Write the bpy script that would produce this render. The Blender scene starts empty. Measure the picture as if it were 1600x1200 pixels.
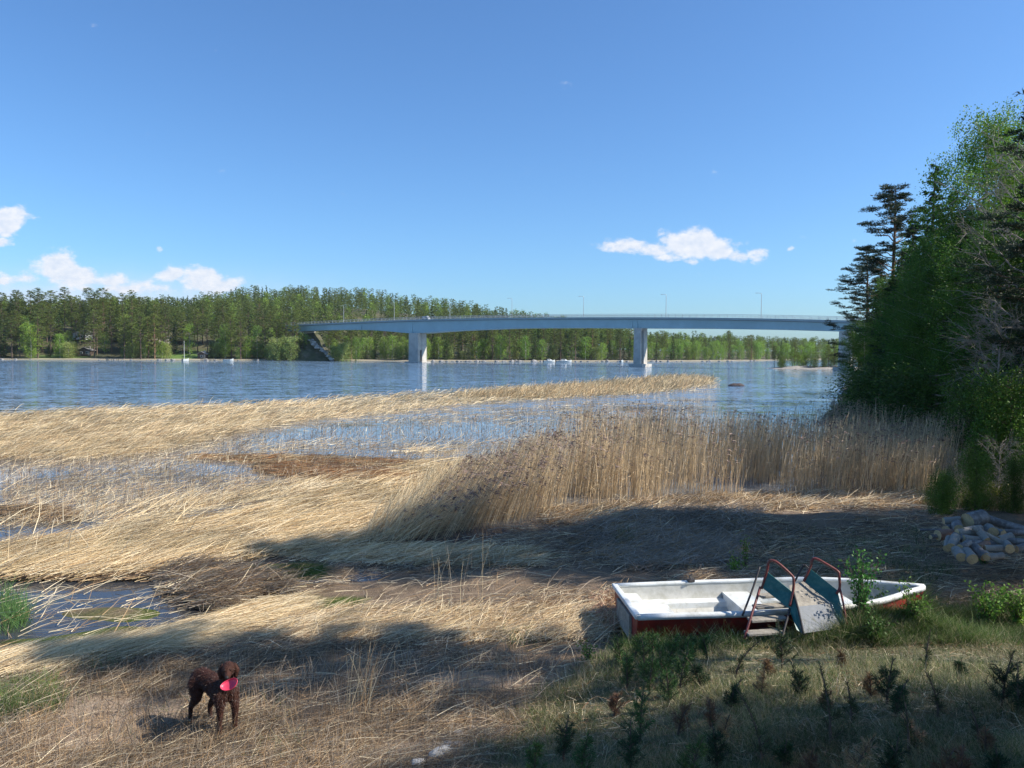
import bpy, bmesh, math, random
import numpy as np
from mathutils import Vector, Matrix
R = math.radians
random.seed(7)
rng = np.random.default_rng(7)
S = bpy.context.scene
C = S.collection

# ------------------------------------------------------------------ camera
CAM_Z = 5.0
F = 1202.0                      # focal length in pixels of a 1600 px wide picture
PITCH, ROLL = R(2.48), R(0.3)
cam_d = bpy.data.cameras.new("camera"); cam_d.sensor_width = 36; cam_d.lens = F / 1600 * 36
cam_d.clip_start = 0.1; cam_d.clip_end = 20000
cam = bpy.data.objects.new("camera", cam_d); C.objects.link(cam)
CR = (Matrix.Rotation(math.pi / 2 - PITCH, 3, 'X') @ Matrix.Rotation(ROLL, 3, 'Z'))
cam.matrix_world = Matrix.Translation((0, 0, CAM_Z)) @ CR.to_4x4()
S.camera = cam
CRn = np.array(CR)

# ------------------------------------------------------------------ sun, sky, exposure
SUN_EL = R(41); SUN_AZ = R(98)          # azimuth clockwise from +Y
sun_dir = Vector((math.sin(SUN_AZ) * math.cos(SUN_EL), math.cos(SUN_AZ) * math.cos(SUN_EL), math.sin(SUN_EL)))
sl = bpy.data.lights.new("sun", 'SUN'); sl.energy = 5.0; sl.angle = R(0.5); sl.color = (1, .93, .83)
so = bpy.data.objects.new("sun", sl); C.objects.link(so)
so.rotation_euler = sun_dir.to_track_quat('Z', 'Y').to_euler()
S.view_settings.view_transform = 'Standard'; S.view_settings.look = 'None'
S.view_settings.exposure = 0.55; S.view_settings.gamma = 1

W = bpy.data.worlds.new("World"); S.world = W; W.use_nodes = True
wn = W.node_tree; wn.nodes.clear()
def N(t, typ, **kw):
    n = t.nodes.new(typ)
    for k, v in kw.items():
        if k == 'ins':
            for i, x in v.items(): n.inputs[i].default_value = x
        else: setattr(n, k, v)
    return n
def M2(t, op, a, b=None, c=None):
    n = t.nodes.new('ShaderNodeMath'); n.operation = op
    for i, x in enumerate((a, b, c)):
        if x is None: continue
        if isinstance(x, (int, float)): n.inputs[i].default_value = x
        else: t.links.new(x, n.inputs[i])
    return n.outputs[0]
def build_world():
    t = wn; L = t.links
    sky = N(t, 'ShaderNodeTexSky', sky_type='NISHITA', sun_disc=False, sun_elevation=SUN_EL, sun_rotation=SUN_AZ,
            altitude=50, air_density=1.0, dust_density=0.8, ozone_density=3.6)
    hs = N(t, 'ShaderNodeHueSaturation', ins={'Hue': .5, 'Saturation': 1.0, 'Value': 1.0})
    wb = N(t, 'ShaderNodeVectorMath', operation='MULTIPLY'); wb.inputs[1].default_value = (.70, 1.0, 1.27)     # the camera's cool white balance
    L.new(sky.outputs[0], wb.inputs[0]); L.new(wb.outputs[0], hs.inputs['Color'])
    tc = N(t, 'ShaderNodeTexCoord'); sp = N(t, 'ShaderNodeSeparateXYZ'); L.new(tc.outputs['Generated'], sp.inputs[0])
    yy = M2(t, 'MAXIMUM', sp.outputs[1], 0.02)
    u = M2(t, 'DIVIDE', sp.outputs[0], yy); v = M2(t, 'DIVIDE', sp.outputs[2], yy)
    cb = N(t, 'ShaderNodeCombineXYZ'); L.new(u, cb.inputs[0]); L.new(v, cb.inputs[2])
    def noise(scale, det, rough, off=0, sz=1.7):
        mp = N(t, 'ShaderNodeMapping', ins={'Location': (off, 0, off * .7), 'Scale': (1, 1, sz)})
        L.new(cb.outputs[0], mp.inputs[0])
        n = N(t, 'ShaderNodeTexNoise', ins={'Scale': scale, 'Detail': det, 'Roughness': rough})
        L.new(mp.outputs[0], n.inputs['Vector']); return n.outputs[0]
    n1 = noise(22, 9, .62); n2 = noise(60, 5, .6, 3.1)
    # clouds at their bearings: (bearing tan, elevation tan, half width, half height, weight)
    blobs = [(.148, .134, .032, .012, 1.0), (.180, .130, .05, .010, .9), (.226, .137, .03, .020, 1.15), (.245, .142, .016, .014, 1.1), (.268, .130, .022, .015, 1.0),
             (.292, .122, .022, .010, .95), (.315, .124, .02, .011, .95), (.358, .133, .006, .005, .8), (.205, .122, .03, .008, .8), (.232, .117, .012, .007, .8), (.288, .138, .02, .006, .6),
             (-.655, .165, .028, .020, 1.15), (-.665, .137, .02, .007, .8), (-.455, .128, .008, .006, .55),
             (-.590, .103, .026, .020, 1.2), (-.565, .093, .035, .012, 1.05), (-.44, .096, .022, .010, 1.0), (-.402, .090, .03, .017, 1.15), (-.37, .082, .03, .010, .95), (-.53, .086, .05, .01, .8), (-.49, .078, .09, .010, .8), (-.64, .09, .06, .009, .8)]
    tot = None
    for (cx, cz, rx, rz, w) in blobs:
        a = M2(t, 'DIVIDE', M2(t, 'SUBTRACT', u, cx), rx); b = M2(t, 'DIVIDE', M2(t, 'SUBTRACT', v, cz), rz)
        d = M2(t, 'ADD', M2(t, 'MULTIPLY', a, a), M2(t, 'MULTIPLY', b, b))
        g = M2(t, 'MULTIPLY', M2(t, 'EXPONENT', M2(t, 'MULTIPLY', d, -.75)), w)
        tot = g if tot is None else M2(t, 'MAXIMUM', tot, g)
    dens = M2(t, 'ADD', tot, M2(t, 'MULTIPLY', M2(t, 'SUBTRACT', n1, .5), 2.1))
    dens = M2(t, 'ADD', dens, M2(t, 'MULTIPLY', M2(t, 'SUBTRACT', n2, .5), .7))
    mr = N(t, 'ShaderNodeMapRange', interpolation_type='SMOOTHSTEP', ins={'From Min': .36, 'From Max': .86, 'To Min': 0, 'To Max': .93}); L.new(dens, mr.inputs[0])
    front = M2(t, 'GREATER_THAN', sp.outputs[1], .1)
    m = M2(t, 'MULTIPLY', mr.outputs[0], front)
    # pale bank low over the left horizon
    a = M2(t, 'DIVIDE', M2(t, 'SUBTRACT', u, -.56), .26); b = M2(t, 'DIVIDE', M2(t, 'SUBTRACT', v, .055), .034)
    d = M2(t, 'ADD', M2(t, 'MULTIPLY', a, a), M2(t, 'MULTIPLY', b, b))
    bank = M2(t, 'MULTIPLY', M2(t, 'EXPONENT', M2(t, 'MULTIPLY', d, -1)), M2(t, 'MULTIPLY', n1, 1.5)); bank = M2(t, 'MULTIPLY', bank, front)
    mixb = N(t, 'ShaderNodeMix', data_type='RGBA'); L.new(bank, mixb.inputs[0]); L.new(hs.outputs[0], mixb.inputs[6]); mixb.inputs[7].default_value = (5.6, 6.1, 7.4, 1)
    cr = N(t, 'ShaderNodeMapRange', ins={'From Min': .35, 'From Max': .7}); L.new(n2, cr.inputs[0])
    cc = N(t, 'ShaderNodeMix', data_type='RGBA'); L.new(cr.outputs[0], cc.inputs[0]); cc.inputs[6].default_value = (5.2, 5.7, 6.6, 1); cc.inputs[7].default_value = (6.9, 6.9, 7.1, 1)
    mx = N(t, 'ShaderNodeMix', data_type='RGBA'); L.new(m, mx.inputs[0]); L.new(mixb.outputs[2], mx.inputs[6]); L.new(cc.outputs[2], mx.inputs[7])
    bg = N(t, 'ShaderNodeBackground', ins={'Strength': 0.1}); L.new(mx.outputs[2], bg.inputs[0])
    out = N(t, 'ShaderNodeOutputWorld'); L.new(bg.outputs[0], out.inputs[0])
build_world()

# ------------------------------------------------------------------ helpers
def ray(px, py):
    d = np.array([(px - 800) / F, -(py - 600) / F, -1.0]); return CRn @ d
def at(px, py, Y):                       # world point on the sight line at distance Y
    d = ray(px, py); s = Y / d[1]; return Vector((d[0] * s, Y, CAM_Z + d[2] * s))
def on(px, py, z=0.0):
    d = ray(px, py); s = (z - CAM_Z) / d[2]; return Vector((d[0] * s, d[1] * s, z))
def on_np(px, py, z=0.0):
    d = np.stack([(px - 800) / F, -(py - 600) / F, -np.ones_like(px)], 1) @ CRn.T
    s = (z - CAM_Z) / d[:, 2]; return d[:, 0] * s, d[:, 1] * s
def proj(P):                             # world points -> photo pixels
    q = (P - np.array([0, 0, CAM_Z])) @ CRn
    return 800 + F * q[:, 0] / -q[:, 2], 600 - F * q[:, 1] / -q[:, 2]

def tag(o, label=None, cat=None, group=None, kind=None):
    if label: o['label'] = label
    if cat: o['category'] = cat
    if group: o['group'] = group
    if kind: o['kind'] = kind
    return o
_O1 = ['', 'first', 'second', 'third', 'fourth', 'fifth', 'sixth', 'seventh', 'eighth', 'ninth', 'tenth', 'eleventh', 'twelfth', 'thirteenth', 'fourteenth', 'fifteenth', 'sixteenth', 'seventeenth', 'eighteenth', 'nineteenth']
_T1 = ['', '', 'twenty', 'thirty', 'forty']
def ordw(n): return _O1[n] if n < 20 else (_T1[n // 10] + '-' + _O1[n % 10]) if n % 10 else ['', '', 'twentieth', 'thirtieth', 'fortieth'][n // 10]
def empty(name, loc=(0, 0, 0), rz=0, label=None, cat=None, group=None):
    o = bpy.data.objects.new(name, None); C.objects.link(o); o.location = loc; o.rotation_euler = (0, 0, rz)
    o.empty_display_size = .2
    return tag(o, label, cat, group)
def link(name, me, mat=None, parent=None):
    o = bpy.data.objects.new(name, me); C.objects.link(o)
    if mat and not me.materials: me.materials.append(mat)
    if parent: o.parent = parent
    return o
def np_mesh(name, V, Fc, mat=None, col=None, smooth=False):
    V = np.asarray(V, np.float32); Fc = np.asarray(Fc, np.int32); k = Fc.shape[1]
    me = bpy.data.meshes.new(name)
    me.vertices.add(len(V)); me.vertices.foreach_set('co', V.ravel())
    me.loops.add(Fc.size); me.loops.foreach_set('vertex_index', Fc.ravel())
    me.polygons.add(len(Fc)); me.polygons.foreach_set('loop_start', np.arange(len(Fc), dtype=np.int32) * k)
    if smooth: me.polygons.foreach_set('use_smooth', np.ones(len(Fc), bool))
    if col is not None:
        a = me.color_attributes.new('Col', 'FLOAT_COLOR', 'POINT')
        c4 = np.ones((len(V), 4), np.float32); c4[:, :3] = col; a.data.foreach_set('color', c4.ravel())
    me.update(calc_edges=True)
    if mat: me.materials.append(mat)
    return me
class Acc:
    def __init__(s): s.V = []; s.F = []; s.C = []; s.n = 0
    def add(s, V, Fc, Cc):
        s.V.append(V); s.F.append(Fc + s.n); s.C.append(Cc); s.n += len(V)
    def mesh(s, name, mat, smooth=False):
        return np_mesh(name, np.concatenate(s.V), np.concatenate(s.F), mat, np.concatenate(s.C), smooth)

class MB:                                # bmesh collector for hard things
    def __init__(s): s.bm = bmesh.new()
    def box(s, c, size, rz=0, bev=0, rot=None):
        m = Matrix.Translation(c) @ (rot.to_4x4() if rot else Matrix.Rotation(rz, 4, 'Z')) @ Matrix.Diagonal((*size, 1))
        g = bmesh.ops.create_cube(s.bm, size=1, matrix=m)
        if bev:
            es = list({e for v in g['verts'] for e in v.link_edges}); bmesh.ops.bevel(s.bm, geom=es, offset=bev, segments=2, affect='EDGES', profile=.6)
        return s
    def tube(s, pts, r, seg=8, cap=True):
        pts = [Vector(p) for p in pts]; rs = r if isinstance(r, (list, tuple)) else [r] * len(pts)
        rings = []; up = None
        for i, p in enumerate(pts):
            d = (pts[min(i + 1, len(pts) - 1)] - pts[max(i - 1, 0)])
            if d.length < 1e-9: d = Vector((0, 0, 1))
            d.normalize()
            if up is None: up = Vector((0, 0, 1)) if abs(d.z) < .9 else Vector((1, 0, 0))
            a = d.cross(up); a.normalize(); b = a.cross(d); up = b
            rings.append([s.bm.verts.new(p + (a * math.cos(t) + b * math.sin(t)) * rs[i]) for t in [2 * math.pi * k / seg for k in range(seg)]])
        for A, B in zip(rings, rings[1:]):
            for k in range(seg): s.bm.faces.new((A[k], A[(k + 1) % seg], B[(k + 1) % seg], B[k]))
        if cap:
            s.bm.faces.new(rings[0][::-1]); s.bm.faces.new(rings[-1])
        return s
    def loft(s, rings, closed=True, cap=True):
        rv = [[s.bm.verts.new(p) for p in r] for r in rings]
        for A, B in zip(rv, rv[1:]):
            n = len(A)
            for k in range(n if closed else n - 1): s.bm.faces.new((A[k], A[(k + 1) % n], B[(k + 1) % n], B[k]))
        if cap and closed:
            s.bm.faces.new(rv[0][::-1]); s.bm.faces.new(rv[-1])
        return s
    def poly(s, pts, th=None):
        f = s.bm.faces.new([s.bm.verts.new(p) for p in pts])
        if th is not None:
            g = bmesh.ops.extrude_face_region(s.bm, geom=[f]); vs = [v for v in g['geom'] if isinstance(v, bmesh.types.BMVert)]
            bmesh.ops.translate(s.bm, verts=vs, vec=th)
        return s
    def mesh(s, name, mat=None, smooth=False):
        bmesh.ops.recalc_face_normals(s.bm, faces=s.bm.faces[:])
        me = bpy.data.meshes.new(name); s.bm.to_mesh(me); s.bm.free()
        if smooth: me.polygons.foreach_set('use_smooth', [True] * len(me.polygons))
        if mat: me.materials.append(mat)
        return me
    def obj(s, name, mat, parent=None, smooth=False): return link(name, s.mesh(name, mat, smooth), None, parent)

# ------------------------------------------------------------------ materials
def mat_new(name):
    m = bpy.data.materials.new(name); m.use_nodes = True; t = m.node_tree; b = t.nodes['Principled BSDF']; return m, t, b
def mat_plain(name, col, rough=.6, var=.25, scale=6, bump=.2, metal=0, spec=.5, dirt=None, dscale=2.5, bscale=None):
    m, t, b = mat_new(name); L = t.links
    tc = N(t, 'ShaderNodeTexCoord')
    n = N(t, 'ShaderNodeTexNoise', ins={'Scale': scale, 'Detail': 6, 'Roughness': .65}); L.new(tc.outputs['Object'], n.inputs['Vector'])
    mr = N(t, 'ShaderNodeMapRange', ins={'From Min': .3, 'From Max': .7, 'To Min': 1 - var, 'To Max': 1 + var}); L.new(n.outputs[0], mr.inputs[0])
    vm = N(t, 'ShaderNodeVectorMath', operation='SCALE'); vm.inputs[0].default_value = col; L.new(mr.outputs[0], vm.inputs['Scale'])
    outc = vm.outputs[0]
    if dirt:
        n2 = N(t, 'ShaderNodeTexNoise', ins={'Scale': dscale, 'Detail': 8, 'Roughness': .7}); L.new(tc.outputs['Object'], n2.inputs['Vector'])
        r2 = N(t, 'ShaderNodeMapRange', ins={'From Min': .48, 'From Max': .68}); L.new(n2.outputs[0], r2.inputs[0])
        mx = N(t, 'ShaderNodeMix', data_type='RGBA'); L.new(r2.outputs[0], mx.inputs[0]); L.new(outc, mx.inputs[6]); mx.inputs[7].default_value = (*dirt, 1); outc = mx.outputs[2]
    L.new(outc, b.inputs['Base Color']); b.inputs['Roughness'].default_value = rough; b.inputs['Metallic'].default_value = metal
    b.inputs['Specular IOR Level'].default_value = spec
    if bump:
        nb = N(t, 'ShaderNodeTexNoise', ins={'Scale': bscale or scale * 3, 'Detail': 5}); L.new(tc.outputs['Object'], nb.inputs['Vector'])
        bp = N(t, 'ShaderNodeBump', ins={'Strength': bump, 'Distance': .02}); L.new(nb.outputs[0], bp.inputs['Height']); L.new(bp.outputs[0], b.inputs['Normal'])
    return m
def mat_col(name, rough=.7, transl=0.0, objvar=.15, spec=.3, hue=0.0, gain=1.0):
    """colour from the mesh attribute Col (each stem's or leaf's own colour), varied a little from plant to plant"""
    m, t, b = mat_new(name); L = t.links
    at_ = N(t, 'ShaderNodeAttribute', attribute_name='Col'); oi = N(t, 'ShaderNodeObjectInfo')
    mr = N(t, 'ShaderNodeMapRange', ins={'To Min': (1 - objvar) * gain, 'To Max': (1 + objvar) * gain}); L.new(oi.outputs['Random'], mr.inputs[0])
    hs = N(t, 'ShaderNodeHueSaturation'); L.new(at_.outputs['Color'], hs.inputs['Color']); L.new(mr.outputs[0], hs.inputs['Value'])
    if hue:
        r2 = M2(t, 'FRACT', M2(t, 'MULTIPLY', oi.outputs['Random'], 17.3)); mh = N(t, 'ShaderNodeMapRange', ins={'To Min': .5 - hue, 'To Max': .5 + hue}); L.new(r2, mh.inputs[0]); L.new(mh.outputs[0], hs.inputs['Hue'])
    L.new(hs.outputs[0], b.inputs['Base Color']); b.inputs['Roughness'].default_value = rough; b.inputs['Specular IOR Level'].default_value = spec
    if transl:
        tr = N(t, 'ShaderNodeBsdfTranslucent'); L.new(hs.outputs[0], tr.inputs[0]); ms = N(t, 'ShaderNodeMixShader', ins={0: transl})
        L.new(b.outputs[0], ms.inputs[1]); L.new(tr.outputs[0], ms.inputs[2]); L.new(ms.outputs[0], t.nodes['Material Output'].inputs[0])
    return m
m_straw = mat_col('dry_reed', .6, .2, 0, .35)
m_grass = mat_col('grass_blades', .6, .3, .0, .3)
m_leaf = mat_col('leaves', .55, .35, .2, .3, .015)
m_needle = mat_col('needles', .6, .15, .22, .3, .012)
m_leaf_far = mat_col('far_leaves', .6, .36, .2, .3, .012, 1.75)
m_bark = mat_plain('bark', (.13, .09, .065), .9, .4, 8, .6)
m_pinebark = mat_plain('pine_bark', (.24, .14, .085), .9, .35, 5, .6)
m_birch = mat_plain('birch_bark', (.55, .52, .47), .8, .2, 4, .3, dirt=(.06, .05, .045), dscale=5)
m_twig = mat_plain('grey_twig', (.30, .26, .22), .85, .25, 5, 0)
m_steel = mat_plain('bridge_steel', (.38, .53, .57), .5, .09, .15, 0, spec=.3, dirt=(.32, .45, .48), dscale=.05)
m_edge = mat_plain('deck_edge', (.30, .36, .37), .7, .08, .3, 0)
m_conc = mat_plain('concrete', (.50, .47, .42), .85, .12, .5, .2, dirt=(.38, .35, .31), dscale=.35)
m_asph = mat_plain('asphalt', (.05, .05, .05), .9, .2, 3, .1)
m_galv = mat_plain('galvanised', (.45, .47, .48), .5, .1, 2, 0, metal=.3)
m_white = mat_plain('white_gelcoat', (.66, .68, .66), .45, .06, 3, .05, dirt=(.46, .45, .38), dscale=4.2)
m_inner = mat_plain('worn_gelcoat', (.48, .47, .42), .6, .12, 9, .1, dirt=(.36, .35, .29), dscale=5)
m_red = mat_plain('red_gelcoat', (.25, .020, .014), .5, .3, 4, .05, dirt=(.12, .04, .03), dscale=5)
m_redpaint = mat_plain('red_tube_paint', (.17, .03, .025), .5, .3, 12, .1, dirt=(.17, .08, .05), dscale=14)
m_dark = mat_plain('dark_metal', (.035, .03, .03), .6, .3, 9, .1)
m_green = mat_plain('green_panel', (.018, .13, .115), .45, .3, 7, .15, dirt=(.07, .16, .13), dscale=7)
m_wood = mat_plain('weathered_wood', (.30, .27, .22), .85, .3, 14, .4, dirt=(.18, .16, .13), dscale=6)
m_slide = mat_plain('slide_sheet', (.24, .25, .26), .8, .12, 8, .1, spec=.15, dirt=(.19, .18, .15), dscale=5)
m_cut = mat_plain('cut_wood', (.50, .37, .20), .8, .25, 22, .2, dirt=(.34, .24, .13), dscale=7)
m_logbark = mat_plain('log_bark', (.16, .15, .14), .9, .4, 10, .7, dirt=(.32, .31, .30), dscale=8)
m_logpale = mat_plain('birch_log_bark', (.25, .24, .21), .85, .2, 10, .4, dirt=(.13, .12, .11), dscale=9)
m_logred = mat_plain('pine_log_bark', (.26, .15, .10), .9, .35, 10, .7, dirt=(.14, .10, .08), dscale=8)
m_rock = mat_plain('rock', (.30, .28, .26), .9, .3, 3, .8, dirt=(.14, .13, .12), dscale=2)
m_darkrock = mat_plain('dark_rock', (.07, .05, .045), .8, .4, 3, .6)
m_pink = mat_plain('pink_rubber', (.62, .05, .10), .4, .06, 8, .05)
m_glass = mat_plain('dark_glass', (.03, .04, .05), .1, .1, 3, 0)
m_rubber = mat_plain('black_rubber', (.015, .015, .015), .7, .2, 8, .1)
m_hose = mat_plain('black_pipe', (.025, .025, .027), .5, .2, 8, .1)
m_wall_y = mat_plain('pale_wall', (.55, .50, .40), .8, .1, 1, 0)
m_wall_d = mat_plain('dark_wall', (.10, .07, .05), .8, .2, 1, 0)
m_wall_w = mat_plain('white_wall', (.72, .72, .70), .8, .08, 1, 0)
m_roof = mat_plain('grey_roof', (.22, .21, .20), .8, .2, 1, 0)
m_shirt = mat_plain('blue_tarp', (.10, .2, .3), .7, .2, 4, .2)

# ------------------------------------------------------------------ near ground
XS = np.array([-400, -60, -9, -6.5, -5, -3, -1, 3, 8, 14, 18, 21, 25, 31, 36, 40, 60, 100, 118, 200, 500.])
YS = np.array([12, 12.4, 13.0, 13.3, 14.0, 16.5, 19.5, 23.0, 24.5, 26.5, 30, 38, 52, 70, 84, 92, 105, 125, 205, 260, 300.])
def sstep(x, a, b):
    t = np.clip((x - a) / (b - a), 0, 1); return t * t * (3 - 2 * t)
_ph = rng.uniform(0, 6.28, (14, 2)); _fr = rng.uniform(.25, 3.2, 14); _an = rng.uniform(0, 3.14, 14)
def lumps(x, y):
    s = 0
    for k in range(14):
        s = s + np.sin(_fr[k] * (x * np.cos(_an[k]) + y * np.sin(_an[k])) + _ph[k, 0]) * np.sin(_fr[k] * .8 * (y * np.cos(_an[k]) - x * np.sin(_an[k])) + _ph[k, 1]) / (1 + _fr[k])
    return s
def hump(x, y, cx, cy, rx, ry, h, a=0):
    c, s = math.cos(a), math.sin(a); u = ((x - cx) * c + (y - cy) * s) / rx; v = (-(x - cx) * s + (y - cy) * c) / ry
    return h * np.exp(-(u * u + v * v))
def ground_z(x, y):
    x = np.asarray(x, float); y = np.asarray(y, float)
    ys = np.interp(x, XS, YS); sl_ = (np.interp(x + .5, XS, YS) - np.interp(x - .5, XS, YS))
    d = (ys - y) / np.sqrt(1 + sl_ ** 2)
    z = np.where(d > 0, .50 * (1 - np.exp(-d / 3.0)), np.maximum(-1.6, d * .07))
    z = z + lumps(x, y) * .035 * np.clip((d + 3) / 4, 0, 1)
    ex, ey = 2.1, 4.3; ln = math.hypot(ex, ey)
    e1 = ((x + .75) * ey - (y - 7.3) * ex) / ln
    e1 = np.where(x > 1.5, np.maximum(e1, (x - 1.5) * 1.0 + .0), e1)
    e2 = 11.65 - y
    kk = .6; hmin = -np.log(np.exp(-e1 * .95 / kk) + np.exp(-e2 / kk)) * kk
    m = np.log1p(np.exp(np.clip(hmin / .35, -30, 30))) * .35
    m = np.where(hmin > 8, hmin, m)
    z = z + np.minimum(.27 * m, 2.85 + .03 * m)
    z = z + np.clip(x - 17, 0, 60) * .04 * np.clip(d / 6, 0, 1)
    z = z + hump(x, y, -5.3, 17.4, 1.7, .9, .30) + hump(x, y, -7.7, 14.4, 1.2, .45, .16) + hump(x, y, -3.6, 15.9, 1.3, .5, .12) + hump(x, y, 5.7, 11.75, 1.1, .5, .34)
    z = z + hump(x, y, 6.0, 20.5, 4.5, 1.0, .35, .1) + hump(x, y, 3.4, 21.0, 1.2, .8, .25)
    z = z + hump(x, y, 5.9, 11.35, 1.2, .5, .30) + hump(x, y, 2.6, 11.1, 1.3, .4, .12)
    return z
def gz(x, y): return float(ground_z(np.array([x]), np.array([y]))[0])
def axis(a, b, near, lo, hi, g=1.09):
    out = list(np.arange(lo, hi + 1e-6, near)); s = near
    while out[-1] < b: s *= g; out.append(out[-1] + s)
    s = near; pre = []; p = lo
    while p > a: s *= g; p -= s; pre.append(p)
    return np.array(pre[::-1] + out)
ax = axis(-3000, 3000, .14, -14, 16); ay = axis(-200, 290, .14, 4, 26)
GX, GY = np.meshgrid(ax, ay); GZ = ground_z(GX.ravel(), GY.ravel())
nx_, ny_ = len(ax), len(ay)
ii, jj = np.meshgrid(np.arange(nx_ - 1), np.arange(ny_ - 1)); i0 = (jj * nx_ + ii).ravel()
Fg = np.stack([i0, i0 + 1, i0 + nx_ + 1, i0 + nx_], 1)

def mat_ground():
    m, t, b = mat_new('shore_ground'); L = t.links; tc = N(t, 'ShaderNodeTexCoord')
    def nz(s, d=7, r=.65, st=None):
        n = N(t, 'ShaderNodeTexNoise', ins={'Scale': s, 'Detail': d, 'Roughness': r})
        if st:
            mp = N(t, 'ShaderNodeMapping', ins={'Scale': st}); L.new(tc.outputs['Object'], mp.inputs[0]); L.new(mp.outputs[0], n.inputs['Vector'])
        else: L.new(tc.outputs['Object'], n.inputs['Vector'])
        return n.outputs[0]
    def mix(f, a, c):
        x = N(t, 'ShaderNodeMix', data_type='RGBA')
        L.new(f, x.inputs[0])
        for i, q in ((6, a), (7, c)):
            if isinstance(q, tuple): x.inputs[i].default_value = (*q, 1)
            else: L.new(q, x.inputs[i])
        return x.outputs[2]
    def rng_(f, a, c):
        r = N(t, 'ShaderNodeMapRange', ins={'From Min': a, 'From Max': c}); L.new(f, r.inputs[0]); return r.outputs[0]
    attr = N(t, 'ShaderNodeAttribute', attribute_name='Col'); sp = N(t, 'ShaderNodeSeparateColor'); L.new(attr.outputs['Color'], sp.inputs[0])
    base = mix(rng_(nz(1.1), .35, .65), (.25, .175, .11), (.10, .075, .05))
    base = mix(rng_(nz(9, 8, .7), .4, .7), base, (.25, .18, .12))
    base = mix(rng_(nz(40, 5, .7, (1, 3, 1)), .52, .68), base, (.45, .34, .23))
    moss = mix(rng_(nz(14, 7), .35, .65), (.05, .085, .015), (.13, .15, .03))
    base = mix(sp.outputs[0], base, moss)          # moss and algae patches
    grass = mix(rng_(nz(5, 8, .7), .35, .65), (.09, .11, .05), (.28, .25, .15))
    base = mix(sp.outputs[1], base, grass)         # grassy bank
    sand = mix(rng_(nz(25, 6), .3, .7), (.50, .38, .27), (.40, .29, .20))
    base = mix(sp.outputs[2], base, sand)          # bare sand
    L.new(base, b.inputs['Base Color']); b.inputs['Roughness'].default_value = .9; b.inputs['Specular IOR Level'].default_value = .2
    bp = N(t, 'ShaderNodeBump', ins={'Strength': 1.0, 'Distance': .07}); L.new(nz(22, 8, .7), bp.inputs['Height']); L.new(bp.outputs[0], b.inputs['Normal'])
    return m
gx, gy = GX.ravel(), GY.ravel()
def patch(px, py, rpx, rpy, z=.15):       # a soft patch round the ground point seen there
    for _ in range(5): c = on(px, py, z); z = max(gz(c.x, c.y), 0)
    a = on(px + rpx, py, z); b_ = on(px, py - rpy, z)
    rx = abs(a.x - c.x); ry = abs(b_.y - c.y)
    d = ((gx - c.x) / rx) ** 2 + ((gy - c.y) / ry) ** 2 + lumps(gx * 3, gy * 3) * .5
    return np.clip(1.5 - d, 0, 1)
moss = np.zeros(len(gx))
for q in [(150, 975, 120, 22), (440, 890, 70, 16), (500, 945, 70, 14), (780, 873, 80, 9), (60, 1000, 70, 14), (340, 965, 60, 10), (240, 945, 50, 16), (105, 1120, 14, 8, .4), (1180, 785, 20, 4)]:
    moss = np.maximum(moss, patch(*q))
sandm = np.zeros(len(gx))
for q in [(200, 1110, 110, 26, .5), (930, 978, 55, 12, .5), (130, 1160, 80, 20, .5), (1170, 785, 40, 6, .5), (1350, 800, 110, 8, .5), (1180, 830, 60, 8, .5), (760, 1060, 120, 12, .5), (600, 1180, 90, 20, .5)]:
    sandm = np.maximum(sandm, patch(*q) * (.95 if len(q) > 4 else .9))
ex, ey = 2.1, 4.3; e1 = ((gx + .75) * ey - (gy - 7.3) * ex) / math.hypot(ex, ey)
bank = np.clip(np.minimum(np.where(gx > 1.5, np.maximum(e1, gx - 1.5), e1), 11.9 - gy) + .2 + lumps(gx * 2, gy * 2) * .2, 0, 1)
bank = np.maximum(bank, np.clip((gx - 17) / 3, 0, 1) * (gy < 300))
o = link('ground', np_mesh('ground', np.stack([gx, gy, GZ], 1), Fg, mat_ground(), np.stack([moss, bank, sandm], 1), True)); tag(o, kind='structure')

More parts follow.
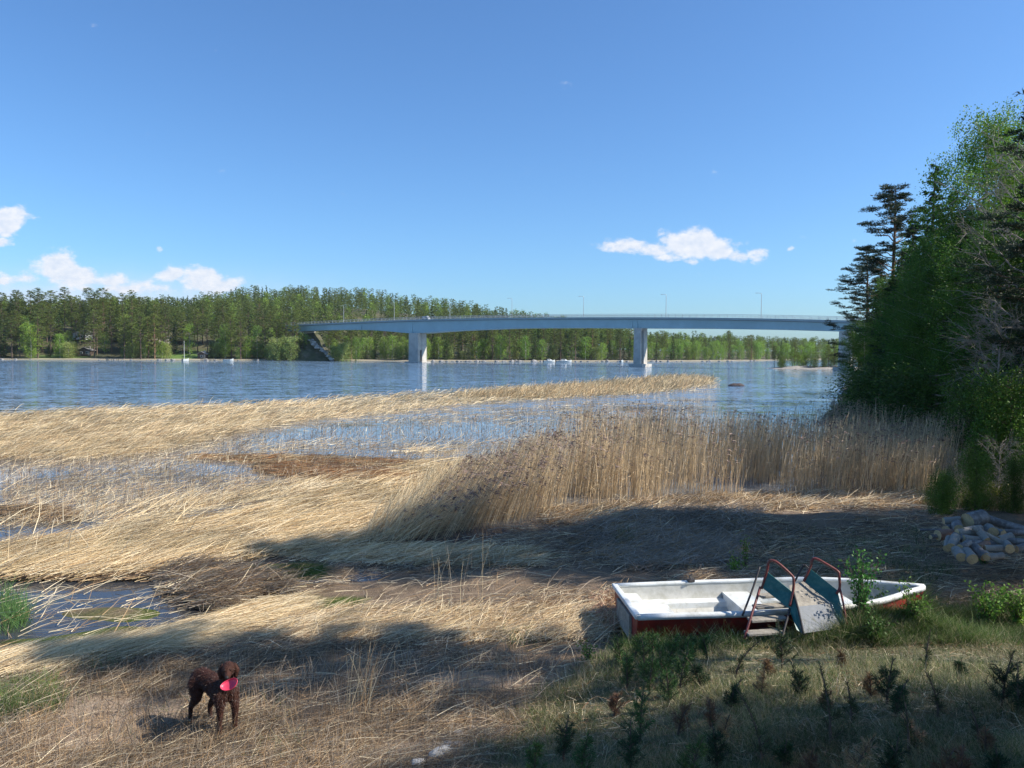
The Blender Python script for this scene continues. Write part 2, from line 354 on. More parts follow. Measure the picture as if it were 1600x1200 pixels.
# ------------------------------------------------------------------ water
def mat_water():
    m, t, b = mat_new('lake_water'); L = t.links; tc = N(t, 'ShaderNodeTexCoord')
    b.inputs['Base Color'].default_value = (.07, .115, .15, 1); b.inputs['Roughness'].default_value = .04; b.inputs['IOR'].default_value = 1.33
    sp = N(t, 'ShaderNodeSeparateXYZ'); L.new(tc.outputs['Object'], sp.inputs[0])
    def nz(s, st, d=4, r=.55, vec=False):
        n = N(t, 'ShaderNodeTexNoise', ins={'Scale': s, 'Detail': d, 'Roughness': r}); mp = N(t, 'ShaderNodeMapping', ins={'Scale': st, 'Rotation': (0, 0, .12)})
        L.new(tc.outputs['Object'], mp.inputs[0]); L.new(mp.outputs[0], n.inputs['Vector']); return n.outputs[1 if vec else 0]
    # wind reaches the open lake; behind the reeds and in the lee of the right bank it is calm
    near = N(t, 'ShaderNodeMapRange', interpolation_type='SMOOTHSTEP', ins={'From Min': 45, 'From Max': 95, 'To Min': .03, 'To Max': 1}); L.new(sp.outputs[1], near.inputs[0])
    lee = M2(t, 'SUBTRACT', sp.outputs[0], M2(t, 'MULTIPLY', sp.outputs[1], .30))
    ler = N(t, 'ShaderNodeMapRange', interpolation_type='SMOOTHSTEP', ins={'From Min': -6, 'From Max': 14, 'To Min': 1, 'To Max': .3}); L.new(lee, ler.inputs[0])
    far = N(t, 'ShaderNodeMapRange', interpolation_type='SMOOTHSTEP', ins={'From Min': 190, 'From Max': 260}); L.new(sp.outputs[1], far.inputs[0])
    lee2 = M2(t, 'MAXIMUM', ler.outputs[0], far.outputs[0])
    gust = N(t, 'ShaderNodeMapRange', ins={'From Min': .3, 'From Max': .7, 'To Min': .7, 'To Max': 1.2}); L.new(nz(.02, (.5, 1, 1), 3), gust.inputs[0])
    st = M2(t, 'MULTIPLY', M2(t, 'MULTIPLY', near.outputs[0], lee2), gust.outputs[0])
    shal = N(t, 'ShaderNodeMapRange', interpolation_type='SMOOTHSTEP', ins={'From Min': 45, 'From Max': 90}); L.new(sp.outputs[1], shal.inputs[0])
    bc = N(t, 'ShaderNodeMix', data_type='RGBA'); L.new(shal.outputs[0], bc.inputs[0]); bc.inputs[6].default_value = (.16, .165, .17, 1); bc.inputs[7].default_value = (.13, .20, .28, 1)   # sandy shallows with the low sky's reflection put into the colour / deep lake
    pool = N(t, 'ShaderNodeMapRange', interpolation_type='SMOOTHSTEP', ins={'From Min': 17, 'From Max': 32}); L.new(sp.outputs[1], pool.inputs[0])
    bd = N(t, 'ShaderNodeMix', data_type='RGBA'); L.new(pool.outputs[0], bd.inputs[0]); bd.inputs[6].default_value = (.045, .048, .052, 1); L.new(bc.outputs[2], bd.inputs[7])     # peaty pools at the beach
    L.new(bd.outputs[2], b.inputs['Base Color'])
    # wave slopes taken straight from a vector noise: they do not flatten out with distance as a bump would
    def vm(op, a, c):
        n = N(t, 'ShaderNodeVectorMath', operation=op)
        for i, q in enumerate((a, c)):
            if isinstance(q, tuple): n.inputs[i].default_value = q
            else: L.new(q, n.inputs[i])
        return n.outputs[0]
    v = vm('ADD', vm('SUBTRACT', nz(4.5, (.4, 1, 1), 5, .7, True), (.5, .5, .5)), vm('MULTIPLY', vm('SUBTRACT', nz(.8, (.35, 1, 1), 4, .6, True), (.5, .5, .5)), (.5, .5, .5)))
    v = vm('MULTIPLY', v, (1.0, 2.1, 0)); sc = N(t, 'ShaderNodeVectorMath', operation='SCALE'); L.new(v, sc.inputs[0]); L.new(st, sc.inputs['Scale'])
    nn = N(t, 'ShaderNodeVectorMath', operation='NORMALIZE'); L.new(vm('ADD', sc.outputs[0], (0, 0, 1)), nn.inputs[0]); L.new(nn.outputs[0], b.inputs['Normal'])
    return m
mw = MB(); mw.poly([(-6000, -10, 0), (6000, -10, 0), (6000, 9000, 0), (-6000, 9000, 0)])
o = mw.obj('lake_water', mat_water()); tag(o, kind='structure')

# ------------------------------------------------------------------ far shore and hills
XF = np.array([-3000, -600, -222, -92, -60, -43, 25, 60, 100, 150, 230, 400, 700, 3000.])
YF = np.array([330, 330, 334, 345, 350, 343, 362, 378, 395, 450, 540, 600, 640, 700.])
XH = np.array([-3000, -600, -330, -230, -205, -120, -60, 35, 90, 150, 400, 3000.]); HH = np.array([14, 14, 22, 30, 36, 35, 29, 15, 4, 3, 5, 8.])
XL = np.array([-3000, -240, -190, -150, -110, -90, 0, 60, 3000.]); HL = np.array([16, 15, 12, 11, 10, 3, 4, 3, 3.])
def far_z(x, y):
    t = y - np.interp(x, XF, YF)
    z = np.where(t < 0, np.maximum(-2, t * .15), .5 * sstep(t, 0, 3) + .5 * sstep(t, 4, 14))
    xn = x * 600 / np.maximum(y, 300)
    z = z + np.interp(x, XL, HL) * sstep(t, 8, 55) + np.maximum(np.interp(xn, XH, HH) - np.interp(x, XL, HL), 0) * sstep(t, 45, 250)
    # road embankment behind the bridge's left end
    return z + lumps(x * .08, y * .08) * .5 * sstep(t, 5, 40)
fx = axis(-3000, 3000, 5, -300, 420, 1.15); fy = axis(320, 4000, 4, 328, 640, 1.12); fy = fy[fy > 300]
AX, AY = np.meshgrid(fx, fy); AZ = far_z(AX.ravel(), AY.ravel()); n1_, n2_ = len(fx), len(fy)
ii, jj = np.meshgrid(np.arange(n1_ - 1), np.arange(n2_ - 1)); i0 = (jj * n1_ + ii).ravel()
def mat_far():
    m, t, b = mat_new('far_ground'); L = t.links; tc = N(t, 'ShaderNodeTexCoord')
    n = N(t, 'ShaderNodeTexNoise', ins={'Scale': .06, 'Detail': 8}); L.new(tc.outputs['Object'], n.inputs['Vector'])
    at_ = N(t, 'ShaderNodeAttribute', attribute_name='Col'); sp = N(t, 'ShaderNodeSeparateColor'); L.new(at_.outputs['Color'], sp.inputs[0])
    r = N(t, 'ShaderNodeMapRange', ins={'From Min': .35, 'From Max': .65}); L.new(n.outputs[0], r.inputs[0])
    a = N(t, 'ShaderNodeMix', data_type='RGBA'); L.new(r.outputs[0], a.inputs[0]); a.inputs[6].default_value = (.045, .05, .02, 1); a.inputs[7].default_value = (.10, .09, .04, 1)
    g = N(t, 'ShaderNodeMix', data_type='RGBA'); L.new(sp.outputs[1], g.inputs[0]); L.new(a.outputs[2], g.inputs[6]); g.inputs[7].default_value = (.10, .17, .03, 1)
    c = N(t, 'ShaderNodeMix', data_type='RGBA'); L.new(sp.outputs[0], c.inputs[0]); L.new(g.outputs[2], c.inputs[6]); c.inputs[7].default_value = (.42, .36, .27, 1)
    L.new(c.outputs[2], b.inputs['Base Color']); b.inputs['Roughness'].default_value = .95; return m
ta = AY.ravel() - np.interp(AX.ravel(), XF, YF)
beach = np.clip(1 - np.abs(ta - 3) / 5, 0, 1) * (AX.ravel() < 420)
axr = AX.ravel(); lawn = np.clip(1.3 - ((axr + 149) / 14) ** 2 - ((ta - 12) / 12) ** 2, 0, 1) + np.clip(1.3 - ((axr + 205) / 14) ** 2 - ((ta - 10) / 9) ** 2, 0, 1)
o = link('hills', np_mesh('hills', np.stack([AX.ravel(), AY.ravel(), AZ], 1), np.stack([i0, i0 + 1, i0 + n1_ + 1, i0 + n1_], 1), mat_far(), np.stack([beach, np.clip(lawn, 0, 1), 0 * ta], 1), True)); tag(o, kind='structure')
def fz(x, y): return float(far_z(np.array([float(x)]), np.array([float(y)]))[0])

# ------------------------------------------------------------------ foliage
def cards(cen, axis_, ln, wd, col, r):
    """leaf-sized quads: centre, long axis, length, width"""
    n = len(cen); a = axis_ / np.maximum(np.linalg.norm(axis_, axis=1, keepdims=True), 1e-6)
    q = r.normal(size=(n, 3)); s = np.cross(a, q); s /= np.maximum(np.linalg.norm(s, axis=1, keepdims=True), 1e-6)
    ln = np.broadcast_to(ln, (n,))[:, None] * .5; wd = np.broadcast_to(wd, (n,))[:, None] * .5
    V = np.stack([cen - a * ln, cen + s * wd - a * ln * .1, cen + a * ln, cen - s * wd - a * ln * .1], 1).reshape(-1, 3)
    return V, np.arange(4 * n).reshape(n, 4), np.repeat(col, 4, axis=0)
def jitcol(base, n, r, v=.25, h=.1):
    c = np.array(base)[None] * (1 + r.uniform(-v, v, (n, 1))); c = c * (1 + r.uniform(-h, h, (n, 3))); return np.clip(c, 0, 1)
def tubes_np(segs, sides=4):
    """segs: list of (p0, p1, r0, r1)"""
    P0 = np.array([s[0] for s in segs]); P1 = np.array([s[1] for s in segs]); r0 = np.array([s[2] for s in segs]); r1 = np.array([s[3] for s in segs])
    d = P1 - P0; d /= np.maximum(np.linalg.norm(d, axis=1, keepdims=True), 1e-6)
    u = np.where(np.abs(d[:, 2:3]) < .9, np.array([[0, 0, 1.]]), np.array([[1., 0, 0]])); a = np.cross(d, u); a /= np.linalg.norm(a, axis=1, keepdims=True); b = np.cross(a, d)
    V = []
    for P, rr in ((P0, r0), (P1, r1)):
        for k in range(sides):
            t = 2 * math.pi * k / sides; V.append(P + (a * math.cos(t) + b * math.sin(t)) * rr[:, None])
    V = np.stack(V, 1).reshape(-1, 3); n = len(segs); base = (np.arange(n) * 2 * sides)[:, None]
    F_ = np.concatenate([base + np.array([[k, (k + 1) % sides, sides + (k + 1) % sides, sides + k]]) for k in range(sides)])
    return V, F_
def tree(kind, h, Rr, seed, lod=1.0, nb=60, base=.3, col=None, lean=0, bark=None):
    """returns (trunk mesh, crown mesh); lod 1 = near (small leaves), 3+ = far (fewer, larger clumps)"""
    r = np.random.default_rng(seed); segs = []
    n = 9; tr0 = max(.05, h * (.011 if kind == 'birch' else .014)); spine = []
    ph = r.uniform(0, 6.28); wob = h * .012
    for i in range(n + 1):
        f = i / n; spine.append(np.array([math.sin(f * 4 + ph) * wob * f + lean * f * f * h, math.cos(f * 3.1 + ph) * wob * f, f * h]))
    for i in range(n): segs.append((spine[i], spine[i + 1], tr0 * (1 - i / n) ** .8 + .012, tr0 * (1 - (i + 1) / n) ** .8 + .010))
    def sp(f):
        x = min(max(f, 0), .999) * n; i = int(x); return spine[i] * (1 - x + i) + spine[i + 1] * (x - i)
    cen = []; axs = []; lens = []; wids = []; cols = []
    base_col = col or {'pine': (.055, .085, .035), 'spruce': (.03, .058, .022), 'birch': (.10, .19, .03), 'dead': (.2, .2, .1)}[kind]
    for b in range(nb):
        f = base + (1 - base) * ((b + r.uniform(0, 1)) / nb) ** .9
        if f > .985: continue
        g = (f - base) / (1 - base)
        if kind == 'spruce': L_ = Rr * (1 - g) ** .85 * r.uniform(.75, 1.12) + .15; rise = -.25 + .45 * g
        elif kind == 'pine': L_ = Rr * (math.sin(min(1, g * 1.25 + .22) * math.pi) ** .6 if g < .62 else (1 - g) ** (.62 if lod > 2 else .85) * (1.45 if lod > 2 else 1.75)) * r.uniform(.5, 1.15) + .25; rise = .05 + .55 * g
        else: L_ = Rr * (math.sin((g * .82 + .14) * math.pi) ** .7) * r.uniform(.6, 1.15) + .2; rise = .5 + .4 * g
        L_ = min(L_, h * .34)
        az = b * 2.4 + r.uniform(-.6, .6); d = np.array([math.cos(az), math.sin(az), 0]); p0 = sp(f); m = 5
        pts = [p0 + d * L_ * (k / m) + np.array([0, 0, L_ * (rise * (k / m) + (.12 if kind == 'spruce' else -.12 if kind == 'birch' else .1) * (k / m) ** 2)]) + r.normal(size=3) * L_ * .03 for k in range(m + 1)]
        br = tr0 * (.28 if kind != 'birch' else .13) * (1 - g * .6)
        for k in range(m): segs.append((pts[k], pts[k + 1], br * (1 - k / m) + .006, br * (1 - (k + 1) / m) + .004))
        pts = np.array(pts)
        bright = r.uniform(.75, 1.25)
        if kind == 'spruce':
            cnt = int(max(6, 46 * L_ / lod ** 1.5)); t = r.uniform(.08, 1, cnt) ** .8; ix = t * m; i_ = np.minimum(ix.astype(int), m - 1); P = pts[i_] + (pts[i_ + 1] - pts[i_]) * (ix - i_)[:, None]
            side = np.array([-d[1], d[0], 0]); sgn = r.choice([-1, 1], cnt)[:, None]; wl = (.42 * L_ * (1 - t * .75))[:, None] * r.uniform(.1, 1, (cnt, 1))
            cen.append(P + side * sgn * wl + np.array([0, 0, -1.]) * (wl * .3 + r.uniform(0, .16, (cnt, 1)))); axs.append(side * sgn * .7 + d * .7 + np.array([0, 0, -.35]) + r.normal(size=(cnt, 3)) * .25)
            lens.append(r.uniform(.22, .5, cnt) * lod ** .75); wids.append(r.uniform(.07, .15, cnt) * lod ** .9); cols.append(jitcol(np.array(base_col) * bright, cnt, r))
        elif kind == 'pine':
            nc = max(2, int((5 + L_ * 5.0) / lod ** .6))
            for c in range(nc):
                t = r.uniform(.3, 1.0) ** .6; ix = t * m; i_ = min(int(ix), m - 1); P = pts[i_] + (pts[i_ + 1] - pts[i_]) * (ix - i_) + r.normal(size=3) * np.array([.22, .22, .09]) * (.5 + L_ * .3)
                cnt = int(max(5, (34 if lod > 2 else 56) / lod ** 1.2)); q = r.normal(size=(cnt, 3)); q[:, 2] = np.abs(q[:, 2]) * .7; q /= np.linalg.norm(q, axis=1, keepdims=True); rad = r.uniform(.08, .34, (cnt, 1)) * lod ** .35
                cen.append(P + q * rad * np.array([1, 1, .6])); axs.append(q + r.normal(size=(cnt, 3)) * .3); lens.append(r.uniform(.12, .30, cnt) * lod ** .7 * (1 if lod > 2 else .72)); wids.append(r.uniform(.03, .06, cnt) * lod ** .95 * (1 if lod > 2 else .8))
                cols.append(jitcol(np.array(base_col) * bright * r.uniform(.8, 1.25), cnt, r))
        elif kind == 'birch':
            nc = max(3, int((6 + L_ * 9) / lod ** .75))
            for c in range(nc):
                t = r.uniform(.25, 1.0); ix = t * m; i_ = min(int(ix), m - 1); P = pts[i_] + (pts[i_ + 1] - pts[i_]) * (ix - i_) + r.normal(size=3) * .22 * (1 + .2 * L_)
                cnt = int(max(4, (28 if lod > 2 else 40) / lod ** 1.3)); hang = r.uniform(0, .9, (cnt, 1)); sw = r.normal(size=(1, 3)) * .12
                cen.append(P + np.array([0, 0, -1.]) * hang + sw * hang * 2 + r.normal(size=(cnt, 3)) * .13 * lod ** .5); axs.append(r.normal(size=(cnt, 3)) + np.array([0, 0, -.5])); lens.append(r.uniform(.06, .11, cnt) * lod ** 1.1); wids.append(r.uniform(.04, .08, cnt) * lod ** 1.1)
                cols.append(jitcol(np.array(base_col) * bright * r.uniform(.8, 1.2), cnt, r, .3))
        else:
            for c in range(int(7 + L_ * 4)):      # bare twigs
                t = r.uniform(.15, 1.0); ix = t * m; i_ = min(int(ix), m - 1); P = pts[i_] + (pts[i_ + 1] - pts[i_]) * (ix - i_)
                q = d * .8 + r.normal(size=3) * .55 + np.array([0, 0, .25]); l2 = r.uniform(.3, .9); P2 = P + q * l2; segs.append((P, P2, .012, .006))
                for e in range(3):
                    q2 = q + r.normal(size=3) * .6; s0 = P + q * l2 * r.uniform(.3, .9); segs.append((s0, s0 + q2 * l2 * .5, .007, .004))
                if r.uniform() < .35:
                    cnt = 5; cen.append(P2 + r.normal(size=(cnt, 3)) * .15); axs.append(r.normal(size=(cnt, 3))); lens.append(r.uniform(.05, .1, cnt)); wids.append(r.uniform(.03, .06, cnt)); cols.append(jitcol((.16, .19, .05), cnt, r))
    tV, tF = tubes_np(segs if lod < 2.5 else segs[:n + nb * 5], 5 if lod < 2.5 else 3)
    bm_ = bark or {'pine': m_pinebark, 'spruce': m_bark, 'birch': m_birch, 'dead': m_twig}[kind]
    tm = np_mesh(kind + '_trunk', tV, tF, bm_, None, True)
    cen = np.concatenate(cen); V, Fc, Cc = cards(cen, np.concatenate(axs), np.concatenate(lens), np.concatenate(wids), np.concatenate(cols), r)
    ml = (m_needle if kind in ('pine', 'spruce') else m_leaf) if lod < 2.5 else m_leaf_far
    return tm, np_mesh(kind + '_crown', V, Fc, ml, Cc)
def place_tree(name, proto, loc, rz, sc, label, group=None, cat='tree'):
    e = empty(name, loc, rz, label, cat, group); e.scale = (sc[0], sc[0], sc[1]) if isinstance(sc, tuple) else (sc,) * 3
    link('trunk', proto[0], None, e); link('crown', proto[1], None, e); return e

# far prototypes
FP = {'pine': [tree('pine', 20, 3.9, 11 + k, 2.75, 60, .20 + .1 * (k % 3), col=(.080, .100, .022), bark=m_bark if k else None) for k in range(4)],
      'dpine': [tree('pine', 20, 3.6, 31 + k, 2.75, 60, .30, col=(.062, .080, .020), bark=m_bark) for k in range(2)],
      'spruce': [tree('spruce', 18, 3.4, 21 + k, 2.7, 80, .04, col=(.042, .070, .018)) for k in range(2)],
      'birch': [tree('birch', 15, 3.6, 41 + k, 3.0, 60, .08, col=(.13, .20, .03)) for k in range(3)],
      'shrub': [tree('birch', 7, 3.6, 51 + k, 2.8, 50, .02, col=(.16, .19, .055)) for k in range(2)]}
lab = {'pine': 'tall pine', 'dpine': 'tall dark pine', 'spruce': 'dark pointed spruce', 'birch': 'fresh green birch', 'shrub': 'low rounded pale green willow'}
nm = {'pine': 'pine_tree', 'dpine': 'pine_tree', 'spruce': 'spruce_tree', 'birch': 'birch_tree', 'shrub': 'willow_shrub'}
base_h = {'pine': 20, 'dpine': 20, 'spruce': 18, 'birch': 15, 'shrub': 7}
rf = random.Random(3)
FT = []
def far_tree(kind, x, y, h, zone, row):
    p = rf.choice(FP[kind]); s = h / base_h[kind]
    e = place_tree(nm[kind], p, (x, y, fz(x, y) - .3), rf.uniform(0, 6.28), (s * rf.uniform(.95, 1.25), s), None, '%ss %s' % (lab[kind], zone), 'shrub' if kind == 'shrub' else 'tree')
    FT.append((zone, row, kind, x / y, e))
ORD = ['leftmost', 'second', 'third', 'fourth', 'fifth', 'sixth', 'seventh', 'eighth', 'ninth', 'tenth', 'eleventh', 'twelfth']
ROWT = ['at the water\'s edge', 'in the second row', 'in the third row', 'in the back row', 'low on the shore']
def label_far():
    seen = {}
    for zone, row, kind, u, e in sorted(FT, key=lambda q: q[3]):
        i = seen.get((zone, row, kind), 0); seen[(zone, row, kind)] = i + 1
        e['label'] = ('%s %s %s, %s' % (ORD[0], lab2[kind], ROWT[row], zone)) if i == 0 else '%s %s from the left %s, %s' % (ORD[min(i, 11)], lab2[kind], ROWT[row], zone)
lab2 = {'pine': 'tall pine', 'dpine': 'dark pine', 'spruce': 'dark spruce', 'birch': 'green birch', 'shrub': 'rounded willow'}
def px2x(px, Y): return at(px, 560, Y).x
ZN = [(50, 'at the left picture edge'), (110, 'left of the sauna'), (165, 'round the sauna'), (215, 'above the dark jetty'), (262, 'left of the lawn'), (300, 'above the lawn'), (345, 'by the hut'), (390, 'right of the hut'), (430, 'between hut and bridge end'), (475, 'beside the bridge end'),
      (560, 'behind the bridge\'s left span'), (640, 'just left of the first pier'), (720, 'just right of the first pier'), (800, 'below the bridge\'s middle span'), (870, 'left of the motorboats'), (930, 'behind the motorboats'), (1000, 'left of the second pier'), (1080, 'right of the second pier'), (1150, 'round the white house'), (1400, 'behind the islet')]
def zone_of(px): return next(t for a, t in ZN if px < a)
cnt_far = 0
def kinds_for(px, row):
    if px < 330: return rf.choices(['pine', 'dpine', 'spruce', 'birch', 'shrub'], [6, 3, 1.5, 2.2 if row < 2 else .6, .3 if row < 1 else 0])[0]
    if px < 470: return rf.choices(['pine', 'dpine', 'spruce', 'birch', 'shrub'], [5, 2, 1, 2.0, 1.6 if row < 1 else 0])[0]
    if px < 640: return rf.choices(['pine', 'spruce', 'birch', 'shrub'], [2, 1, 3, 3 if row < 1 else 0])[0]
    if px < 1000: return rf.choices(['pine', 'dpine', 'spruce', 'birch', 'shrub'], [4, 2, 2, 2.5, .8 if row < 1 else 0])[0]
    return rf.choices(['pine', 'spruce', 'birch', 'shrub'], [2, 1, 5, .6 if row < 1 else 0])[0]
hgt = {'pine': (18, 23), 'dpine': (18, 23), 'spruce': (12, 20), 'birch': (10, 16), 'shrub': (4, 7)}
for row in range(4):
    step = [13.5, 14, 15, 16][row]; px = -60 + row * 5
    while px < 1330:
        px += step * rf.uniform(.6, 1.4); x0 = (px - 800) / F * 350
        for _ in range(3): yb = float(np.interp(x0, XF, YF)) + 7 + row * 13 + rf.uniform(-4, 4); x0 = px2x(px, yb)
        if (150 < px < 185 or 262 < px < 330 or 70 < px < 135) and row == 0: continue
        if 482 < px < 513 and row < 2: continue
        if cnt_far > 296: break
        k = kinds_for(px, row); h = rf.uniform(*hgt[k])
        if 470 < px: h *= .8
        if px > 1000: h *= .82
        if row == 0 and px < 470 and k in ('pine', 'dpine'): h *= .95
        far_tree(k, x0, yb, h, zone_of(px), row); cnt_far += 1

px = -50
while px < 1200:       # low birches and willows along the waterline
    px += 9.5 * rf.uniform(.6, 1.4); x0 = (px - 800) / F * 350
    for _ in range(3): yb = float(np.interp(x0, XF, YF)) + rf.uniform(6, 12); x0 = px2x(px, yb)
    if 120 < px < 185 or 262 < px < 328 or 484 < px < 515 or (px < 120 and rf.random() < .6): continue
    k = rf.choice(['birch', 'birch', 'shrub', 'spruce']); far_tree(k, x0, yb, rf.uniform(5, 11) if k != 'shrub' else rf.uniform(4, 7.5), zone_of(px), 4)
for px, k, h in ((436, 'shrub', 10), (458, 'shrub', 10.5), (446, 'pine', 18), (463, 'pine', 16), (472, 'spruce', 13), (524, 'shrub', 7), (538, 'shrub', 8.5), (556, 'birch', 11)):
    x0 = px2x(px, 346); far_tree(k, x0, 343 if k == 'shrub' else 347, h, zone_of(px), 4)
label_far()
# the wood on the hills behind: one mass
def forest_mass():
    V = []; Fs = []; Cs = []; n = 0
    simp = []
    for k, (kind, colr) in enumerate([('pine', (.085, .106, .024)), ('spruce', (.055, .082, .02)), ('birch', (.12, .17, .03)), ('pine', (.070, .090, .022))]):
        _, cm = tree(kind, 15, 3.0 if kind != 'spruce' else 2.4, 90 + k, 5.2, 26, .25 if kind != 'spruce' else .05, col=colr)
        a = np.empty(len(cm.vertices) * 3, np.float32); cm.vertices.foreach_get('co', a); c = np.empty(len(cm.vertices) * 4, np.float32); cm.color_attributes['Col'].data.foreach_get('color', c)
        simp.append((a.reshape(-1, 3), c.reshape(-1, 4)[:, :3]))
    r = np.random.default_rng(5)
    while n < 1: 
        N_ = 9000; u = r.uniform(-120, 1700, N_); t = r.uniform(0, 1, N_) ** 1.2
        D = 395 + t * 420; X = (u - 800) / F * D; tt = D - np.interp(X, XF, YF); ok = tt > 52
        X, D, tt = X[ok], D[ok], tt[ok]; sel = r.permutation(len(X))[:4200]; X, D, tt = X[sel], D[sel], tt[sel]
        Z = far_z(X, D); n = 1
    off = 0
    for i in range(len(X)):
        pb = .12 if X[i] < 0 else .4
        k = 2 if r.uniform() < pb else r.choice([0, 1, 3]); v, c = simp[k]; s = r.uniform(.75, 1.15); a = r.uniform(0, 6.28)
        if X[i] * 400 / D[i] > 60: s *= .8
        ca, sa = math.cos(a), math.sin(a); q = np.stack([v[:, 0] * ca - v[:, 1] * sa, v[:, 0] * sa + v[:, 1] * ca, v[:, 2]], 1) * s + np.array([X[i], D[i], Z[i] - .5])
        V.append(q); Cs.append(c * r.uniform(.75, 1.25)); off += len(v)
    V = np.concatenate(V); Cs = np.concatenate(Cs)
    o = link('hillside_forest', np_mesh('hillside_forest', V, np.arange(len(V)).reshape(-1, 4), m_leaf_far, Cs))
    tag(o, 'continuous conifer wood covering the hill behind the bridge and far shore', 'forest', kind='stuff')
forest_mass()

# ------------------------------------------------------------------ bridge
KB = 250.0 * 1800
def bD(u): return KB / (u + 800)
a_dir = Vector((1.331, -1, 0)).normalized(); t_dir = Vector((1, 1.331, 0)).normalized()      # along the bridge, across it (away)
U = [440, 470, 515, 560, 600, 640, 675, 720, 800, 900, 1000, 1100, 1200, 1312, 1450, 1600]
TOP = [508.8, 507.0, 504.8, 502.8, 501.2, 499.8, 498.8, 497.8, 496.5, 495.8, 495.7, 496.3, 497.8, 500.5, 505, 511]
BOT = [518.5, 517.4, 515.2, 514.8, 517.2, 521.4, 518.2, 515.6, 512.3, 511.8, 512.5, 512.9, 514.3, 517.3, 523, 531]
us = np.arange(440, 1601, 8.0); tops = np.interp(us, U, TOP); bots = np.interp(us, U, BOT)
def smooth(a, k=5):
    p = np.pad(a, k, mode='edge'); return np.convolve(p, np.ones(2 * k + 1) / (2 * k + 1), 'valid')
tops = smooth(tops, 5); bots = smooth(bots, 2)
br = empty('road_bridge', at(1000, 575, bD(1000)), 0, 'long blue-grey steel road bridge on two pale concrete piers across the lake', 'bridge')
bo = br.location.copy()
nearP = []; 
for u_, tp, bt in zip(us, tops, bots):
    D = bD(u_); p = at(u_, tp, D); q = at(u_, bt, D); nearP.append((Vector((p.x, p.y, 0)), p.z, q.z))
def loc(v): return Vector(v) - bo
DW = 10.5
g1 = MB(); sl1 = MB(); ed = MB(); rd = MB()
rg = []; rs_ = []; re_ = []; rr_ = []; rf2 = []
for P, zt, zb in nearP:
    O = 1.3
    rg.append([loc(P + t_dir * O + Vector((0, 0, zt - .75))), loc(P + t_dir * (O + .35) + Vector((0, 0, zb))), loc(P + t_dir * (DW - O - .35) + Vector((0, 0, zb))), loc(P + t_dir * (DW - O) + Vector((0, 0, zt - .75)))])
    rs_.append([loc(P + t_dir * .25 + Vector((0, 0, zt - .45))), loc(P + t_dir * 1.4 + Vector((0, 0, zt - .78))), loc(P + t_dir * (DW - 1.4) + Vector((0, 0, zt - .78))), loc(P + t_dir * (DW - .25) + Vector((0, 0, zt - .45))), loc(P + t_dir * (DW - .25) + Vector((0, 0, zt - .12))), loc(P + t_dir * .25 + Vector((0, 0, zt - .12)))])
    re_.append([loc(P + t_dir * a + Vector((0, 0, zt + b))) for a, b in ((0, -.5), (.24, -.5), (.24, .05), (0, .05))])
    rf2.append([loc(P + t_dir * (DW + a) + Vector((0, 0, zt + b))) for a, b in ((-.24, -.5), (0, -.5), (0, .05), (-.24, .05))])
    rr_.append([loc(P + t_dir * a + Vector((0, 0, zt + b))) for a, b in ((.5, -.118), (DW - .5, -.118), (DW - .5, -.09), (.5, -.09))])
g1.loft(rg); g1.obj('girder', m_steel, br); sl1.loft(rs_); sl1.obj('deck_slab', m_edge, br)
ed.loft(re_); ed.loft(rf2); ed.obj('edge_beam', m_edge, br); rd.loft(rr_); rd.obj('roadway', m_asph, br)
# girder stiffener plates over the piers
st = MB()
for u_ in (640, 985, 990, 560):
    D = bD(u_); i = int(np.argmin(abs(us - u_))); P, zt, zb = nearP[i]; h = zt - zb - .75
    st.box(loc(P + t_dir * 1.42 + Vector((0, 0, (zt - .75 + zb) / 2))), (.5, .3, h * .95), math.atan2(a_dir.y, a_dir.x))
st.obj('stiffener_plate', m_steel, br)
for off in (.12, DW - .12):
    rl = MB()
    for hh in (.35, .7, 1.05): rl.tube([loc(P + t_dir * off + Vector((0, 0, zt + hh))) for P, zt, zb in nearP], .045 if hh < 1 else .06, 4)
    length = (nearP[-1][0] - nearP[0][0]).length; n = int(length / 2.4)
    Xs = [p[0].x for p in nearP]; Zs = [p[1] for p in nearP]
    for k in range(n):
        P = nearP[0][0].lerp(nearP[-1][0], k / n) + t_dir * off; z = float(np.interp(P.x - t_dir.x * off, Xs, Zs)); rl.box(loc(Vector((P.x, P.y, z + .52))), (.07, .07, 1.04), math.atan2(a_dir.y, a_dir.x))
    rl.obj('railing', m_galv, br)
az = math.atan2(a_dir.y, a_dir.x)
